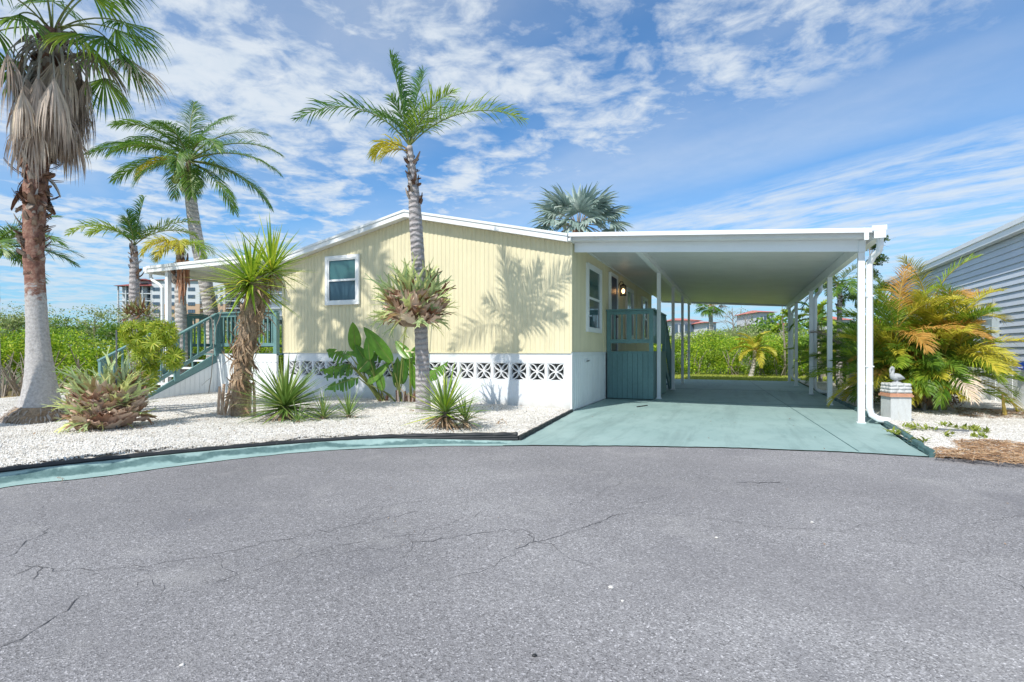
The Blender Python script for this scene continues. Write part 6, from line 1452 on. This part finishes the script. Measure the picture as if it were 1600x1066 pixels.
def gpt(x, y, z=.05): 
    F = 850; r = DPv+RTv*((x-800)/F)+UPv*((548-y)/F); return cam.location+r*((z-1.158)/r.z)
def weed(x, y, s, n, label, m='weed'):
    p = gpt(x, y, .05); p.z = bed_r_h(p.x, p.y); t = thing('weed', p, label, 'weed'); WM = [sword(.10,.018,.5,M[m]), sword(.07,.022,.2,M[m])]
    for i in range(n): c = p+V((U(-1,1)*s,U(-1,1)*s,0)); inst('leaf', WM[i%2], t, mtx(c+V((0,0,U(0,.03))), dirv(U(0,360),U(5,70)), s=U(.6,1.3)))
weed(1436,672,.16,60,'tallest weed clump in the gravel right beside the pedestal foot')
weed(1405,678,.12,40,'low yellowing weed patch at the foot of the pedestal')
weed(1508,668,.13,60,'round bright green weed in the gravel behind the grey pipe')
weed(1533,672,.09,40,'green weed just to the right of the roundest green weed')
weed(1483,682,.05,16,'single small weed sprouting before the grey pipe')
weed(1530,684,.07,24,'pale green weed in front of the right end of the grey pipe')
weed(1480,664,.07,22,'thin weed between the pedestal weeds and the round green weed')
weed(1434,690,.08,22,'small yellow weed in the gravel near the teal edging')
pp0 = gpt(1458,674); pp1 = gpt(1514,677); mb = MB(); mb.bar((pp0.x,pp0.y,.085),(pp1.x,pp1.y,.08),.045,.022); setp(mb.build('plastic_strip', M['plank']), 'dark grey plastic strip lying in the right gravel bed among weeds', 'strip')
def straw(poly_px, n, label, m='straw', ln=.085, z=.06):
    poly = [tuple(gpt(*p))[:2] for p in poly_px]; pts = scatter(poly, n, lambda x,y: bed_r_h(x,y)+rr.uniform(.0,.03), rr); a = RNG.uniform(0,2*PI,n); l = RNG.uniform(.4,1.2,n)*ln
    dx = np.stack([np.cos(a)*l, np.sin(a)*l, RNG.normal(size=n)*.012],1); w = np.stack([-np.sin(a)*.004, np.cos(a)*.004, np.zeros(n)+.002],1)
    v = np.stack([pts-dx, pts+w, pts+dx, pts-w],1).reshape(-1,3); v[:,2] = np.maximum(v[:,2], .02)
    setp(link('dry_debris', quads_mesh('dry_debris', v, n, M[m])), label, 'debris', kind='stuff')
straw([(1490,688),(1560,690),(1640,700),(1640,712),(1560,712),(1500,700)], 1300, 'rust brown dry palm debris scattered over the right gravel')
straw([(1460,700),(1500,702),(1640,716),(1640,727),(1560,722),(1462,713)], 900, 'strip of dry brown litter along the road edge at the far right')
straw([(1490,640),(1600,640),(1640,650),(1600,655),(1500,650)], 900, 'dark leaf litter along the foot of the white neighbour skirting', 'deadleaf')
def dryleaf(x, y, z, s, label):
    p = gpt(x, y, z); p.z = z+.012; t = thing('dry_leaf', p, label, 'leaf')
    for i in range(7): inst('leaf_lobe', SH[i%3], t, mtx(p+V((U(-.03,.03)*s,U(-.03,.03)*s,U(0,.02))), dirv(U(0,360),U(-5,25)), s=s*U(.5,.9)*.8, roll=U(-.6,.6)))
dryleaf(783,659,.09,1.0,'curled rusty dry leaf on the white gravel near the house corner')
dryleaf(643,643,.12,.45,'tiny reddish dry leaf at the left foot of the tall queen palm')
dryleaf(95,752,.02,.35,'small dry leaf on the asphalt just below the kerb at the far left')
def litter(poly, n, h, m, label, sz=.05):
    pts = scatter(poly, n, h, rr); v = leaf_cards(pts, sz, sz*.35, 1.5); setp(link('leaf_litter', quads_mesh('leaf_litter', v, n, M[m])), label, 'litter', kind='stuff')
litter([(.1,-3.3),(-.1,-.1),(-11,-.1),(-11,-4),(-7.4,-8)]+KERB_IN[14:], 420, lambda x,y: bed_h(x,y)+.03, 'deadleaf', 'small dry leaf bits scattered over the white gravel before the house')
litter([(.4,-3.4),(.1,.2),(4.8,.3),(4.7,-2.5)], 26, lambda x,y: .02, 'deadleaf', 'few dry leaf bits lying on the sunlit part of the driveway', .035)
litter([(-2.8,-7.2),(-1.6,-5.2),(4,-3.4),(6,-3.2),(5,-6),(0,-7.5)], 50, lambda x,y: .008, 'deadleaf', 'few dry leaf bits lying on the asphalt near the kerb', .022)
# mailbox just outside the left edge, its shadow falls on the kerb
mp = at(-66, 548, 4.6); mbx = thing('mailbox', (mp.x,mp.y,.05), 'pale grey mailbox on a post at the kerb on the far left edge', 'mailbox')
mb = MB(); kd = V((.25,.35,0)).normalized(); sdv = V((-kd.y,kd.x,0)); P0 = V((mp.x,mp.y,1.03))
prof = [(-.085,0),(.085,0),(.085,.12),(.06,.175),(0,.20),(-.06,.175),(-.085,.12)]
mb.add([tuple(P0+kd*s_*.22+sdv*q[0]+UPv*q[1]) for s_ in (-1,1) for q in prof], [tuple(range(7))[::-1], tuple(range(7,14))]+[(i,(i+1)%7,7+(i+1)%7,7+i) for i in range(7)]); mb.build('box', M['meter'], mbx)
mb = MB(); mb.box(mp.x-.04,mp.x+.04,mp.y-.04,mp.y+.04,-.02,1.028); mb.build('post', M['white'], mbx)
# groups for everything that repeats
_names = {}
for o in sc.objects:
    if o.parent is None and o.get('category') and not o.get('kind'): _names.setdefault(o.name.split('.')[0], []).append(o)
GN = {'queen_palm':'queen palms round the house','spiky_yucca':'spiky yuccas in the gravel bed','staghorn_fern':'staghorn ferns','areca_palm':'bushy areca palms along the driveway','coconut_palm':'coconut palms on the left',
      'villa':'distant villas beyond the hedge','weed':'weeds in the right gravel bed','pebble':'loose stones on the asphalt','leafy_tree':'leafy trees behind the hedge','bare_tree':'leafless trees behind the hedge','small_palm':'palms beyond the carport','dry_leaf':'dry leaves lying about','garden_edging':'plastic garden edging'}
for k_, v_ in _names.items():
    if len(v_) > 1:
        for o in v_: o['group'] = GN.get(k_, k_.replace('_',' ')+' group')
